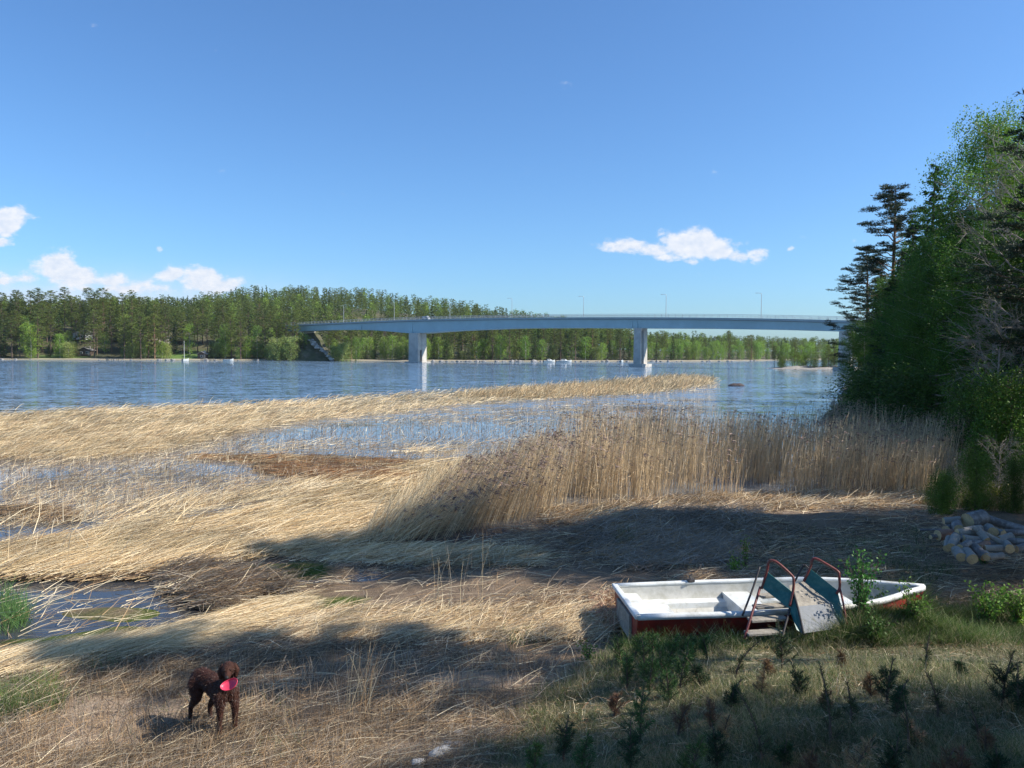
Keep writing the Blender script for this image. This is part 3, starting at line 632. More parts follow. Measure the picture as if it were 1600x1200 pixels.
def pier(u_left, D, th, t0, w_near, gap, w_far, zt, arch_z, foot, ybase):
    """portal pier: near leg, opening, far leg, cap above the opening"""
    P = at(u_left, 560, D); P.z = 0; cx = P + a_dir * th / 2; r = Matrix.Rotation(az, 3, 'Z')
    m = MB(); sec = []
    def prism(y0, y1, z0, z1, fl=0):
        rings = []
        for z in np.linspace(z0, z1, 5):
            e = fl * (z1 - z) / max(z1 - z0, 1)
            rings.append([loc(cx + a_dir * sx * (th / 2 + e) + t_dir * yy + Vector((0, 0, z))) for sx, yy in ((-1, y0 - (e if y0 == t0 else 0)), (1, y0 - (e if y0 == t0 else 0)), (1, y1), (-1, y1))])
        m.loft(rings)
    prism(t0, t0 + w_near, -1, zt, .12); prism(t0 + w_near + gap, t0 + w_near + gap + w_far, -1, zt, .12)
    m.box(loc(cx + t_dir * (t0 + w_near + gap / 2) + Vector((0, 0, (arch_z + zt) / 2))), (th * .96, gap + .02, zt - arch_z - .02), az)
    # rounded head of the opening
    for k in range(6):
        a = math.pi * (k + .5) / 12; h = math.sin(a) * gap / 2; wv = (gap / 2) * (1 - math.cos(a))
        for sgn in (0, 1):
            yy = t0 + w_near + (wv / 2 if sgn == 0 else gap - wv / 2)
            if wv > .02: m.box(loc(cx + t_dir * yy + Vector((0, 0, arch_z - gap / 2 + h))), (th * (.94 - .01 * k), wv, gap / 12), az)
    po = m.obj('pier', m_conc, br)
    f = MB(); W_ = w_near + gap + w_far
    f.box(loc(cx + t_dir * (t0 + W_ / 2) + Vector((0, 0, foot / 2 - .6))), (th + 2.4, W_ + 2.4, foot + 1.2), az, .08)
    f.obj('footing', m_conc, po)
zb1 = nearP[int(np.argmin(abs(us - 645)))][2]; zb2 = nearP[int(np.argmin(abs(us - 1000)))][2]; zb3 = nearP[int(np.argmin(abs(us - 1316)))][2]
pier(635, bD(640), 5.0, 1.4, 1.2, 1.3, 2.6, zb1 + .05, 5.0, .35, 566)
pier(987, bD(992), 2.4, 1.4, .6, 1.7, 2.4, zb2 + .05, zb2 - .7, .9, 574)
pier(1308, bD(1312), 2.4, 1.4, .6, 1.7, 2.4, zb3 + .05, zb3 - .7, .9, 576)
# left abutment with its stone slope
Pa = nearP[4][0]; z0 = nearP[4][2]
ab = MB(); ab.box(loc(Pa - a_dir * 7 + t_dir * DW / 2 + Vector((0, 0, z0 / 2 - .1))), (9, DW - 1.5, z0 + .3), az, .1)
ab.obj('abutment', m_conc, br)
em = MB(); rs2 = random.Random(4)
# boulder slope down to the water, on both sides of the abutment's foot
pts = []
tp = at(476, 517, bD(470)); ft = at(513, 563, 341)
emb = MB(); q0 = Vector((tp.x, tp.y, tp.z)); 
sideL = [Vector((tp.x - 10, tp.y + 6, 1.0)), q0 + Vector((-3, 0, 0)), q0 + Vector((3, 2, 0)) + t_dir * DW, Vector((tp.x + 12, tp.y + 22, 1.0))]
base = [Vector((ft.x - 16, 340, -1)), Vector((ft.x - 2, 339, -1)), Vector((ft.x + 9, 343, -1)), Vector((ft.x + 5, 352, -1))]
grid = [[sideL[j].lerp(base[j], i / 6) + Vector((rs2.uniform(-.4, .4), rs2.uniform(-.4, .4), rs2.uniform(-.3, .3))) for j in range(4)] for i in range(7)]
grid = [[v + Vector((-6, 0, 0)) for v in row_] for row_ in grid]; emb.loft(grid, closed=False, cap=False)
m_emb = mat_plain('scrubby_slope', (.06, .07, .03), .95, .4, .4, 0, dirt=(.15, .13, .09), dscale=.25); o = emb.obj('embankment', m_emb); tag(o, kind='structure')
for k in range(44):
    f = k / 44 + rs2.uniform(0, .04); p = Vector((at(484, 520, 351).x, 351, 9.6)).lerp(Vector((ft.x + 2, 341, .4)), f) + Vector((rs2.uniform(-.9, .9), rs2.uniform(-1.0, .3), 0))
    b = MB(); bmesh.ops.create_icosphere(b.bm, subdivisions=1, radius=rs2.uniform(.35, .95))
    for v in b.bm.verts: v.co = Vector((v.co.x * 1.3, v.co.y, v.co.z * .7)) * rs2.uniform(.8, 1.2)
    o = b.obj('boulder', m_conc if k % 3 else m_rock); o.location = p; tag(o, 'pale boulder, %s from the top on the stone slope under the bridge end' % ordw(k + 1), 'boulder', 'boulders under the bridge end')

# street lamps on the bridge
LM = [(456, 481, 'nearest the left bank, before the bridge begins'), (537, 478, 'above the left end of the bridge'), (616, 473.5, 'just left of the first pier'), (703, 472, 'right of the white van'),
      (800, 466, 'on the bridge where the hill slopes down behind it'), (912, 463, 'first against open sky, left of the second pier'), (1041, 460, 'right of the second pier'), (1190, 458, 'nearest the wood on the right')]
for u_, ty, wh in LM:
    D = bD(u_) + DW * .8 - .2; top = at(u_, ty, D); zz = at(u_, float(np.interp(u_, U, TOP)), bD(u_)).z; base_p = Vector((top.x, top.y, zz)); h = top.z - zz
    e = empty('street_lamp', base_p, 0, 'slim grey street lamp %s' % wh, 'street lamp', 'street lamps along the bridge')
    MB().tube([(0, 0, -.2), (0, 0, h * .5), (0, 0, h - .3)], [.11, .09, .07], 6).obj('pole', m_galv, e)
    MB().tube([(0, 0, h - .3), (-.15, 0, h - .06), (-.5, .1, h), (-1.1, .2, h + .04)], [.07, .06, .05, .05], 6).obj('arm', m_galv, e)
    MB().box((-1.4, .25, h + .03), (.8, .28, .12), 0, .03).obj('lamp_head', m_galv, e)
# white van crossing
D = bD(666) + 4.2; vp = at(666, 498.6, D); vz = float(np.interp(666, us, tops)); vz = at(666, vz, bD(666)).z - .09
v = empty('van', (vp.x, vp.y, vz), az, 'small white van driving over the bridge above the first pier', 'van')
b = MB(); prof = [(-1.9, .35), (1.9, .35), (1.95, .8), (1.5, 1.05), (1.05, 1.75), (-1.8, 1.85), (-1.95, 1.0)]
b.loft([[(x, s * (.85 - (.08 if z > 1.1 else 0)), z) for x, z in prof] for s in (-1, 1)]); b.obj('body', m_galv, v); v.scale = (.85,) * 3
for s in (-1, 1):
    w = MB(); w.box((.6, s * .80, 1.35), (1.2, .06, .4)); w.obj('window', m_glass, v)
    for x in (-1.2, 1.25): MB().tube([(x, s * .72, .33), (x, s * .9, .33)], .33, 12).obj('wheel', m_rubber, v)
MB().box((1.33, 0, 1.38), (.06, 1.4, .45), 0, 0, Matrix.Rotation(-.55, 3, 'Y')).obj('windscreen', m_glass, v)

# ------------------------------------------------------------------ cottages, jetties and boats on the far shore
def house(px, py, Y, w, d, h, rz, mwall, mroof, label, roofh=1.4, nwin=2, name='cottage', cat='cottage'):
    p = at(px, py, Y); e = empty(name, (p.x, Y, fz(p.x, Y) - .1), rz, label, cat)
    b = MB(); b.box((0, 0, h / 2), (w, d, h)); b.poly([(-w / 2, -d / 2, h), (w / 2, -d / 2, h), (0, -d / 2, h + roofh)]).poly([(-w / 2, d / 2, h), (w / 2, d / 2, h), (0, d / 2, h + roofh)]); b.obj('wall', mwall, e)
    r_ = MB(); k = .5
    for s in (-1, 1):
        r_.poly([(0, -d / 2 - k, h + roofh + .12), (s * (w / 2 + k), -d / 2 - k, h - k * roofh / (w / 2) + .12), (s * (w / 2 + k), d / 2 + k, h - k * roofh / (w / 2) + .12), (0, d / 2 + k, h + roofh + .12)], Vector((0, 0, .16)))
    ro = r_.obj('roof', mroof, e)
    for i in range(nwin):
        x = (i - (nwin - 1) / 2) * w / (nwin + .3); wf = MB().box((x, -d / 2 - .03, h * .55), (1.0, .08, 1.1)).obj('window', m_wall_w, e); MB().box((x, -d / 2 - .06, h * .55), (.8, .07, .9)).obj('pane', m_glass, wf)
    MB().box((w * .36 if nwin < 3 else 0, -d / 2 - .025, 1.0), (.85, .07, 1.95)).obj('door', m_wood, e)
    MB().box((w * .2, d * .2, h + roofh), (.6, .6, 1.2)).obj('chimney', m_conc, e); return e
house(135, 556, 352, 5.5, 4.5, 2.3, .1, m_wall_d, m_roof, 'small dark lakeside sauna with white window frames under pines at left', 1.3)
house(131, 540, 372, 7, 6, 2.8, -.2, m_wall_w, m_roof, 'pale cottage higher up among the pines behind the lakeside sauna', 1.6)
house(250, 542, 372, 9, 6, 3.0, .15, m_wall_y, m_roof, 'cream cottage with a wide pale roof above the green lawn', 1.5, 3)
house(317, 556, 349, 3.6, 3, 2.1, 0, m_wall_d, m_roof, 'little dark hut with pointed roof beside the green lawn', 1.0, 1, 'hut', 'hut')
house(1118, 558, 420, 5, 5, 2.8, -.3, m_wall_w, m_wall_w, 'little white house on the shore right of the second bridge pier', 1.6, 1)
def jetty(px, Y, w, label, drop=0):
    p = at(px, 562, Y); e = empty('jetty', (p.x, Y, 0), .0, label, 'jetty')
    MB().box((0, 0, .55), (w, 1.8, .14)).obj('deck', m_wood, e)
    for x in np.linspace(-w * .45, w * .45, 4):
        for s in (-.7, .7): MB().tube([(x, s, -1.2), (x, s, .48)], .09, 6).obj('post', m_wood, e)
jetty(180, 329, 7.5, 'low dark jetty reaching out below the lakeside sauna'); jetty(325, 331, 6, 'small wooden jetty beside the white boats on the left shore')
def motorboat(px, Y, L_, rz, label, cabin=True):
    p = at(px, 565, Y); e = empty('motorboat', (p.x, Y, 0), rz, label, 'boat'); rings = []
    for f, hw, z in ((-.5, .38, .0), (-.2, .42, .0), (.2, .38, .05), (.42, .18, .2), (.5, .02, .35)):
        X = f * L_; W2 = hw * L_ * .45; rings.append([(X, -W2, .55 + z + .25 * max(f, 0)), (X, -W2 * .7, -.1), (X, 0, -.25), (X, W2 * .7, -.1), (X, W2, .55 + z + .25 * max(f, 0))])
    MB().loft(rings).obj('hull', m_white, e)
    if cabin:
        MB().loft([[(x, -w_, .55), (x, w_, .55), (x, w_ * .8, zt), (x, -w_ * .8, zt)] for x, w_, zt in ((-L_ * .15, L_ * .13, 1.25), (L_ * .08, L_ * .13, 1.3), (L_ * .22, L_ * .08, .75))]).obj('cabin', m_wall_w, e)
        MB().box((L_ * -.02, -L_ * .125, 1.0), (L_ * .2, .05, .28)).obj('window', m_glass, e)
    MB().box((-L_ * .52, 0, .5), (.35, .35, .9), 0, .05).obj('outboard_motor', m_dark, e)
motorboat(858, 352, 5.5, .3, 'smaller white motorboat moored at the rocky shore below the bridge'); motorboat(881, 350, 7.0, .05, 'larger white motorboat with low cabin right beside the smaller one')
motorboat(971, 360, 4.5, 1.2, 'white boat pulled up on the rocks just left of the second pier', False)
motorboat(290, 333, 3.6, 1.2, 'small white rowing boat pulled up below the green lawn', False); motorboat(357, 333, 4.2, .1, 'white open boat on the left shore by the small jetty', False)
p = at(288, 560, 338); e = empty('flagpole', (p.x, 338, fz(p.x, 338)), 0, 'white flagpole standing on the green lawn', 'flagpole'); MB().tube([(0, 0, 0), (0, 0, 9)], [.09, .05], 6).obj('pole', m_wall_w, e); MB().box((0, 0, .25), (.6, .6, .5)).obj('base', m_conc, e)
rs3 = random.Random(9)
def rock_mesh(seed, sub=2):
    q = random.Random(seed); b = MB(); bmesh.ops.create_icosphere(b.bm, subdivisions=sub, radius=1); s = [q.uniform(.7, 1.2) for _ in range(3)]
    ph = [q.uniform(0, 6) for _ in range(6)]
    for v in b.bm.verts:
        c = v.co; k = 1 + .16 * math.sin(c.x * 3 + ph[0]) + .14 * math.sin(c.y * 3.3 + ph[1]) + .12 * math.sin(c.z * 4 + ph[2]) + .06 * math.sin(c.x * 8 + c.y * 7 + ph[3]); v.co = Vector((c.x * s[0], c.y * s[1], c.z * s[2] * .7)) * k
    return b.mesh('rock', m_rock)
RK = [rock_mesh(k) for k in range(4)]; RKp = [rock_mesh(k + 20) for k in range(2)]
for m_ in RKp: m_.materials.clear(); m_.materials.append(m_conc)
for k in range(90):
    px = rs3.choice([rs3.uniform(675, 980), rs3.uniform(675, 850), rs3.uniform(0, 480), rs3.uniform(1010, 1180)]); x0 = (px - 800) / F * 350
    for _ in range(3): yb = float(np.interp(x0, XF, YF)) - rs3.uniform(-.5, 2.0); x0 = px2x(px, yb)
    o = link('shore_rock', rs3.choice(RK)); o.location = (x0, yb, .1); s = rs3.uniform(.25, .9) * (1.5 if 800 < px < 900 and rs3.random() < .3 else 1); o.scale = (s * 1.4, s, s); o.rotation_euler = (0, 0, rs3.uniform(0, 6))
    z_ = 'below the bridge between the piers' if 640 < px < 990 else 'on the opposite shore left of the bridge' if px < 640 else 'right of the second pier'
    tag(o, '%s grey rock at the far waterline %s' % ('larger' if s > .55 else 'small', zone_of(px)), 'rock', 'rocks at the far waterline ' + zone_of(px))

# islet
ie = MB(); ip = at(1250, 576, 232)
AXI, AYI = np.meshgrid(np.linspace(-14, 34, 49), np.linspace(-10, 14, 25)); zi = 1.1 * np.exp(-((np.clip(np.abs(AXI - 8) - 10, 0, 99) / 7) ** 2) - (AYI / 6.5) ** 2) - .35 + lumps(AXI, AYI) * .12
i0 = (np.arange(24)[:, None] * 49 + np.arange(48)[None]).ravel()
o = link('islet', np_mesh('islet', np.stack([AXI.ravel() + ip.x, AYI.ravel() + 232, zi.ravel()], 1), np.stack([i0, i0 + 1, i0 + 50, i0 + 49], 1), m_rock, None, True)); tag(o, kind='structure')
for k in range(30):
    x = ip.x - 7 + k * 1.05 + rs3.uniform(-.6, .6); y = 232 + rs3.uniform(-3, 3.5); kd = rs3.choices(['birch', 'pine', 'shrub'], [5, 2, 2])[0]; hh = rs3.uniform(4.8, 8.3) if kd != 'shrub' else rs3.uniform(2.5, 4)
    s = hh / base_h[kd]; place_tree(nm[kd], rs3.choice(FP[kd]), (x, y, .3), rs3.uniform(0, 6), (s * 1.1, s), '%s, %s plant from the left on the low islet' % ({'birch': 'slender young birch', 'pine': 'short young pine', 'shrub': 'low willow'}[kd], ordw(k + 1)), 'young trees on the low islet', 'shrub' if kd == 'shrub' else 'tree')

# ------------------------------------------------------------------ the wood on the right bank
NP = {'pine': [tree('pine', 16, 3.0, 61, 1.15, 70, .22, col=(.04, .062, .03)), tree('pine', 16, 2.8, 62, 1.15, 64, .3, col=(.045, .068, .03)), tree('pine', 20, 3.4, 63, 1.3, 52, .58, col=(.05, .075, .03))],
      'spruce': [tree('spruce', 16, 2.9, 64, 1.15, 110, .04), tree('spruce', 16, 2.6, 65, 1.15, 110, .02, col=(.026, .05, .02))],
      'birch': [tree('birch', 15, 2.9, 66, 1.15, 74, .1, col=(.13, .26, .03)), tree('birch', 15, 2.6, 67, 1.15, 80, .05, col=(.085, .19, .025))],  # second birch: the wood's shade is put into its darker leaf colour
      'dead': [tree('dead', 12, 3.0, 68, 1.0, 34, .25), tree('dead', 7, 2.6, 69, 1.0, 34, .02)],
      'bush': [tree('birch', 4, 1.9, 70, 1.0, 24, .02, col=(.12, .20, .03), bark=m_bark), tree('birch', 4, 2.2, 71, 1.0, 26, .0, col=(.08, .15, .025), bark=m_bark)]}
nh = {'pine': [16, 16, 20], 'spruce': [16, 16], 'birch': [15, 15], 'dead': [12, 7], 'bush': [4, 4]}
nname = {'pine': 'pine_tree', 'spruce': 'spruce_tree', 'birch': 'birch_tree', 'dead': 'bare_tree', 'bush': 'leafy_bush'}
def near_tree(kind, i, px, D, topy, label, w=1.0, grp=None):
    x = at(px, 600, D).x; g = gz(x, D); h = at(px, topy, D).z - g; s = h / nh[kind][i]
    return place_tree(nname[kind], NP[kind][i], (x, D, g - .1), random.uniform(0, 6.28), (s * w, s), label, grp, 'bush' if kind == 'bush' else 'tree')
near_tree('pine', 0, 1350, 76, 385, 'pine at the left tip of the right-hand wood, overlapping the bridge', 1.15)
near_tree('spruce', 0, 1372, 72, 420, 'dark spruce just right of the pine at the tip of the wood', 1.1)
near_tree('pine', 1, 1388, 64, 290, 'tall airy pine with a pointed top against open sky, second from the lake', 1.15)
near_tree('spruce', 1, 1418, 60, 330, 'dark spruce between the airy pine and the tallest dark spruce', 1.2)
near_tree('spruce', 1, 1452, 54, 247, 'tallest dark spruce left of the bright tall birch', 1.0)
near_tree('spruce', 0, 1478, 52, 290, 'dark spruce leaning over the left flank of the bright birch', 1.1)
near_tree('birch', 0, 1528, 45, 183, 'tallest bright green birch in the right-hand wood', .95)
near_tree('birch', 1, 1440, 50, 372, 'shaded birch below the tallest dark spruce', 1.15)
near_tree('birch', 1, 1500, 44, 330, 'shaded birch in front of the tallest birch, its crown to the ground', 1.25)
near_tree('birch', 1, 1395, 58, 430, 'shaded birch near the water below the airy pine', 1.3)
near_tree('birch', 1, 1350, 68, 500, 'low shaded birch beside the third bridge pier', 1.5)
near_tree('dead', 0, 1600, 34, 230, 'large bare grey-branched tree near the right edge', .85)
near_tree('pine', 1, 1655, 29, 90, 'dark pine cut by the right edge of the view', 1.0)
near_tree('spruce', 0, 1640, 31, 190, 'slim dark spruce filling the gap left of the pine at the right edge', .9)
near_tree('spruce', 1, 1650, 33, 210, 'dark spruce behind the pine at the right edge', 1.1)
near_tree('birch', 0, 1590, 47, 200, 'pale birch behind the bare tree', 1.1)
near_tree('spruce', 0, 1560, 52, 300, 'dark spruce deep in the wood behind the bare tree', 1.2)
near_tree('dead', 1, 1560, 31, 500, 'low bare grey shrub under the bare tree', .9)
near_tree('spruce', 1, 1505, 43, 360, 'dark spruce at the edge of the wood, hemmed in by birches', 1.2)
near_tree('spruce', 0, 1400, 57, 400, 'dark spruce below the airy pine', 1.25)
near_tree('birch', 1, 1465, 47, 400, 'dark-leaved birch in the middle of the wood\'s face', 1.4)
near_tree('birch', 1, 1425, 52, 470, 'low dark birch at the foot of the wood\'s face', 1.6)
near_tree('birch', 1, 1555, 38, 330, 'dark birch behind the low bare shrub', 1.3)
near_tree('bush', 0, 1580, 29, 585, 'bright green leafy bush under the right-hand wood', 1.0)
near_tree('bush', 1, 1535, 31, 600, 'leafy bush left of the bright bush at the wood\'s edge', 1.0)
near_tree('bush', 1, 1420, 46, 575, 'dark leafy bush at the middle of the wood\'s edge', 2.2)
near_tree('bush', 0, 1370, 56, 580, 'leafy bush by the waterline near the tip of the wood', 2.0)
near_tree('bush', 1, 1465, 41, 582, 'leafy bush behind the last dry reeds', 2.0)
near_tree('bush', 0, 1530, 22.5, 705, 'young yellow-green bush at the right end of the reeds', .7)
near_tree('bush', 1, 1590, 22, 715, 'young bush behind the firewood pile', .6)
near_tree('dead', 1, 1565, 23.5, 690, 'bare brown brush behind the firewood pile', .8)
near_tree('dead', 1, 1500, 24.5, 705, 'bare brown brush at the right end of the reed bed', .8)
near_tree('bush', 0, 1478, 21.5, 735, 'small bright bush low in front of the reeds', .9)
rb = random.Random(12)
for k in range(34):       # deeper trees that close the wood
    D = 30 + k * 2.0; x = max(at(1310, 600, D).x + 5, 22 + max(0, D - 33) * .36) + rb.uniform(2.5, 16); kd = ['spruce', 'birch', 'pine', 'spruce', 'birch'][k % 5]; i = rb.randrange(2)
    pxk = proj(np.array([[x, D, 1.0]]))[0][0]; 
    s = rb.uniform(.72, .92) if D > 45 else rb.uniform(.85, 1.0)
    place_tree(nname[kd], NP[kd][i], (x, D, gz(x, D) - .1), rb.uniform(0, 6), (s * 1.15, s), {'spruce': 'dark spruce', 'birch': 'shaded birch', 'pine': 'dark pine'}[kd] + ', %s tree from the near side deep inside the right-hand wood' % ordw(k + 1), '%s trees deep inside the wood' % kd)
# trees on the bank beyond the right edge: they shade the shore
CAST = [('pine', 0, 15.5, 15.4, 1.15, .9), ('birch', 1, 16.8, 16.4, 1.2, .85), ('birch', 1, 18.8, 18.0, 1.25, .9), ('pine', 1, 19.5, 15.2, 1.3, .9), ('spruce', 0, 21, 17.5, 1.25, 1.1),
        ('pine', 2, 14.5, 8.7, 1.0, .5), ('pine', 2, 17.2, 8.3, 1.0, .5), ('birch', 0, 10.4, 6.4, .58, .7), ('birch', 1, 12.0, 4.8, .72, .7), ('pine', 1, 12.5, 3.0, .85, 1.0),
        ('pine', 0, 14, 1.2, 1.0, 1.0), ('birch', 1, 24, 20.5, .8, 1.0), ('pine', 0, 26, 24.5, .9, 1.0)]
for k, (kd, i, x, y, s, w) in enumerate(CAST):
    place_tree(nname[kd], NP[kd][i], (x, y, gz(x, y) - .1), 1.3 * k, (s * w, s), '%s on the bank beyond the right edge, %s' % (nname[kd].replace('_tree', ''), '%s of those shading the beach' % ordw(k + 1)), '%s trees shading the shore' % kd)

# ------------------------------------------------------------------ reeds, straw and grass
def blades(P, d, ln, wd, bend, col, r, k=2, taper=.3, side=None):
    """P base (n,3), d unit direction, bend (n,3) added quadratically"""
    n = len(P); q = r.normal(size=(n, 3)) if side is None else side; s = np.cross(d, q); s /= np.maximum(np.linalg.norm(s, axis=1, keepdims=True), 1e-6)
    rows = []; ln = np.broadcast_to(ln, (n,))[:, None]; wd = np.broadcast_to(wd, (n,))[:, None]
    for i in range(k + 1):
        f = i / k; c = P + d * ln * f + bend * ln * f * f; w = wd * .5 * (1 - (1 - taper) * f); rows.append(c - s * w); rows.append(c + s * w)
    V = np.stack(rows, 1).reshape(-1, 3); m = 2 * (k + 1); b = (np.arange(n) * m)[:, None]
    F_ = np.concatenate([b + np.array([[2 * i, 2 * i + 1, 2 * i + 3, 2 * i + 2]]) for i in range(k)])
    return V, F_, np.repeat(col, m, axis=0)
def inpoly(px, py, poly):
    x, y = px, py; c = np.zeros(len(x), bool); n = len(poly)
    for i in range(n):
        x1, y1 = poly[i]; x2, y2 = poly[(i + 1) % n]
        c ^= ((y1 > y) != (y2 > y)) & (x < (x2 - x1) * (y - y1) / (y2 - y1 + 1e-9) + x1)
    return c
def scatter(poly, n, z=0.0, r=rng, pw=1.0):
    a = np.array(poly); lo = a.min(0); hi = a.max(0); PX = []; PY = []; tot = 0
    while tot < n:
        px = r.uniform(lo[0], hi[0], n * 2); py = lo[1] + (hi[1] - lo[1]) * r.uniform(0, 1, n * 2) ** pw
        ok = inpoly(px + r.normal(size=n * 2) * 7, py + r.normal(size=n * 2) * 2.5, poly); PX.append(px[ok]); PY.append(py[ok]); tot += ok.sum()
    px = np.concatenate(PX)[:n]; py = np.concatenate(PY)[:n]; x, y = on_np(px, py, z); return x, y, px, py
def unit(v): return v / np.maximum(np.linalg.norm(v, axis=1, keepdims=True), 1e-6)
BEACH = [None]
BARE = [[(90, 1092), (200, 1078), (310, 1092), (300, 1140), (230, 1170), (60, 1180)], [(380, 872), (450, 862), (525, 876), (520, 902), (440, 908), (375, 900)], [(640, 866), (760, 862), (850, 874), (840, 886), (700, 884)], [(455, 934), (545, 934), (565, 955), (470, 960)], [(920, 962), (985, 955), (985, 992), (915, 990)]]
def straws(acc, poly, n, ang, spread, tilt, tspread, ln, wpx, cols, weights, z=.02, lift=.10, clump=None, pw=1.0, wmin=.006, droop=.1, seed=0):
    r = np.random.default_rng(seed + 100); x, y, px, py = scatter(poly, n, 0.1, r, pw)
    if poly is BEACH[0]:
        k = np.zeros(len(px), bool)
        for q_ in BARE: k |= inpoly(px + r.normal(size=len(px)) * 6, py + r.normal(size=len(px)) * 3, q_)
        k = ~k | (r.uniform(size=len(px)) < .10); x, y, px, py = x[k], y[k], px[k], py[k]; n = len(x)
    for _ in range(5):
        g_ = np.maximum(ground_z(x, y), 0); dd = np.stack([(px - 800) / F, -(py - 600) / F, -np.ones(len(px))], 1) @ CRn.T; s_ = (g_ - CAM_Z) / dd[:, 2]; x, y = dd[:, 0] * s_, dd[:, 1] * s_
    if clump is not None:
        f = lumps(x * clump[0] + 3, y * clump[0] * 1.0) + r.normal(size=n) * .25; k = f > clump[1]; x, y, px, py = x[k], y[k], px[k], py[k]; n = len(x)
    zz = np.maximum(ground_z(x, y), 0) + z + r.uniform(0, lift, n)
    a = R(ang) + r.normal(size=n) * R(spread) + lumps(x * .5, y * .5) * .22; tl = np.clip(R(tilt) + r.normal(size=n) * R(tspread), -.05, 1.5)
    d = np.stack([np.cos(a) * np.cos(tl), np.sin(a) * np.cos(tl), np.sin(tl)], 1)
    L_ = r.uniform(ln[0], ln[1], n); dist = np.maximum(y, 5); wd = np.maximum(wmin, wpx * dist / 769.0) * r.uniform(.6, 1.3, n)
    bend = np.stack([r.normal(size=n) * .08, r.normal(size=n) * .08, -np.abs(r.normal(size=n)) * droop - np.sin(tl) * droop * 1.5], 1)
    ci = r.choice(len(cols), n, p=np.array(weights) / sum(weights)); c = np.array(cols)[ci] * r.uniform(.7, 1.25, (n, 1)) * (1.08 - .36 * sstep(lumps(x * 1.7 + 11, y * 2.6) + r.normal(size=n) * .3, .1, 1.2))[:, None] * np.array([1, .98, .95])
    cx_ = (.5 if tilt < 25 else .1) * L_
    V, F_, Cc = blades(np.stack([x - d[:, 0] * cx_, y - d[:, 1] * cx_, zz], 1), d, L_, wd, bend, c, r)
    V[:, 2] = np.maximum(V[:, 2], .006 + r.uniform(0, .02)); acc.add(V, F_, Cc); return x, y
GOLD = (.70, .55, .32); PALE = (.78, .67, .46); BROWN = (.42, .28, .15); GREY = (.33, .28, .22); DARK = (.15, .11, .08); RUST = (.42, .22, .10)
# flattened reeds lying in the shallows, left
A = Acc()
far_band = [(0, 652), (150, 642), (400, 634), (640, 617), (900, 602), (1060, 590), (1110, 592), (1125, 599), (1080, 609), (1000, 614), (760, 630), (600, 648), (450, 662), (330, 688), (200, 716), (0, 722), (-120, 722), (-120, 656)]
straws(A, far_band, 34000, 30, 30, 26, 16, (.7, 1.5), .42, [GOLD, PALE, BROWN, (.5, .36, .2)], [5, 3, 2.5, 2], droop=.25, seed=1, lift=.2)
far_tip = [(700, 622), (900, 604), (1060, 588), (1105, 590), (1115, 602), (1000, 616), (800, 626)]
straws(A, far_tip, 9000, 30, 40, 55, 16, (1.0, 2.0), .45, [GOLD, (.5, .33, .16), BROWN], [5, 3, 2], droop=.2, seed=2)
straws(A, [(0, 715), (330, 685), (600, 655), (760, 640), (1000, 625), (1110, 640), (1000, 690), (700, 730), (640, 770), (300, 800), (0, 830)], 12000, 35, 45, 8, 10, (.4, 1.3), .36, [GOLD, PALE, GREY, BROWN, DARK], [3, 4, 3, 2, 1], clump=(.35, -.08), seed=3)
straws(A, [(0, 715), (330, 685), (600, 655), (760, 640), (1110, 625), (1000, 690), (700, 720), (300, 800), (0, 830)], 15000, 60, 60, 55, 30, (.2, .55), .4, [GREY, BROWN, DARK, PALE], [3, 2, 2, 1], seed=4)
straws(A, [(0, 858), (150, 838), (330, 816), (450, 788), (560, 752), (680, 722), (740, 725), (690, 780), (640, 830), (520, 860), (400, 872), (300, 892), (180, 905), (0, 902)], 36000, 34, 30, 4, 7, (.5, 1.4), .46, [GOLD, PALE, (.5, .36, .18), BROWN, DARK], [5, 5, 2, 2, .7], lift=.2, seed=5)
straws(A, [(120, 800), (330, 775), (500, 745), (640, 700), (740, 700), (640, 760), (450, 800), (200, 830)], 5000, 34, 28, 8, 10, (.5, 1.4), .45, [GOLD, PALE, BROWN], [4, 5, 2], lift=.1, clump=(.5, .1), seed=18)
straws(A, [(570, 850), (650, 775), (740, 735), (790, 730), (740, 800), (640, 850)], 4000, 20, 25, 45, 18, (1.1, 2.0), .5, [GOLD, PALE, BROWN], [5, 4, 2], lift=.1, seed=6)
straws(A, [(0, 815), (150, 800), (300, 790), (300, 850), (150, 895), (0, 895)], 80, 65, 30, 35, 20, (1.0, 2.0), .8, [PALE, GOLD], [2, 1], seed=16)
straws(A, [(0, 1030), (180, 1010), (330, 975), (460, 938), (485, 950), (440, 975), (330, 1008), (180, 1036), (0, 1052), (-60, 1050)], 12000, 20, 15, 4, 5, (.5, 1.2), .6, [PALE, GOLD, BROWN], [6, 5, 1], lift=.12, seed=7)
straws(A, [(260, 905), (300, 885), (420, 905), (470, 935), (400, 930), (330, 960), (280, 930)], 6000, -25, 35, 10, 12, (.5, 1.1), .7, [GREY, BROWN, DARK, PALE], [4, 2, 2, 1], lift=.2, seed=8)
straws(A, [(400, 728), (520, 735), (640, 745), (660, 757), (560, 756), (420, 740)], 5000, -12, 14, 4, 5, (.6, 1.2), .7, [RUST, BROWN, GOLD], [3, 3, 1], lift=.15, seed=9)
straws(A, [(-10, 796), (60, 798), (115, 808), (110, 816), (40, 808), (-10, 806)], 2500, -12, 14, 4, 5, (.5, 1.0), .7, [BROWN, DARK, GOLD], [3, 2, 1], lift=.12, seed=10)
straws(A, [(300, 712), (480, 715), (640, 722), (660, 732), (500, 728), (310, 718)], 2500, -8, 14, 4, 5, (.6, 1.2), .6, [RUST, GOLD], [2, 2], lift=.08, seed=11)
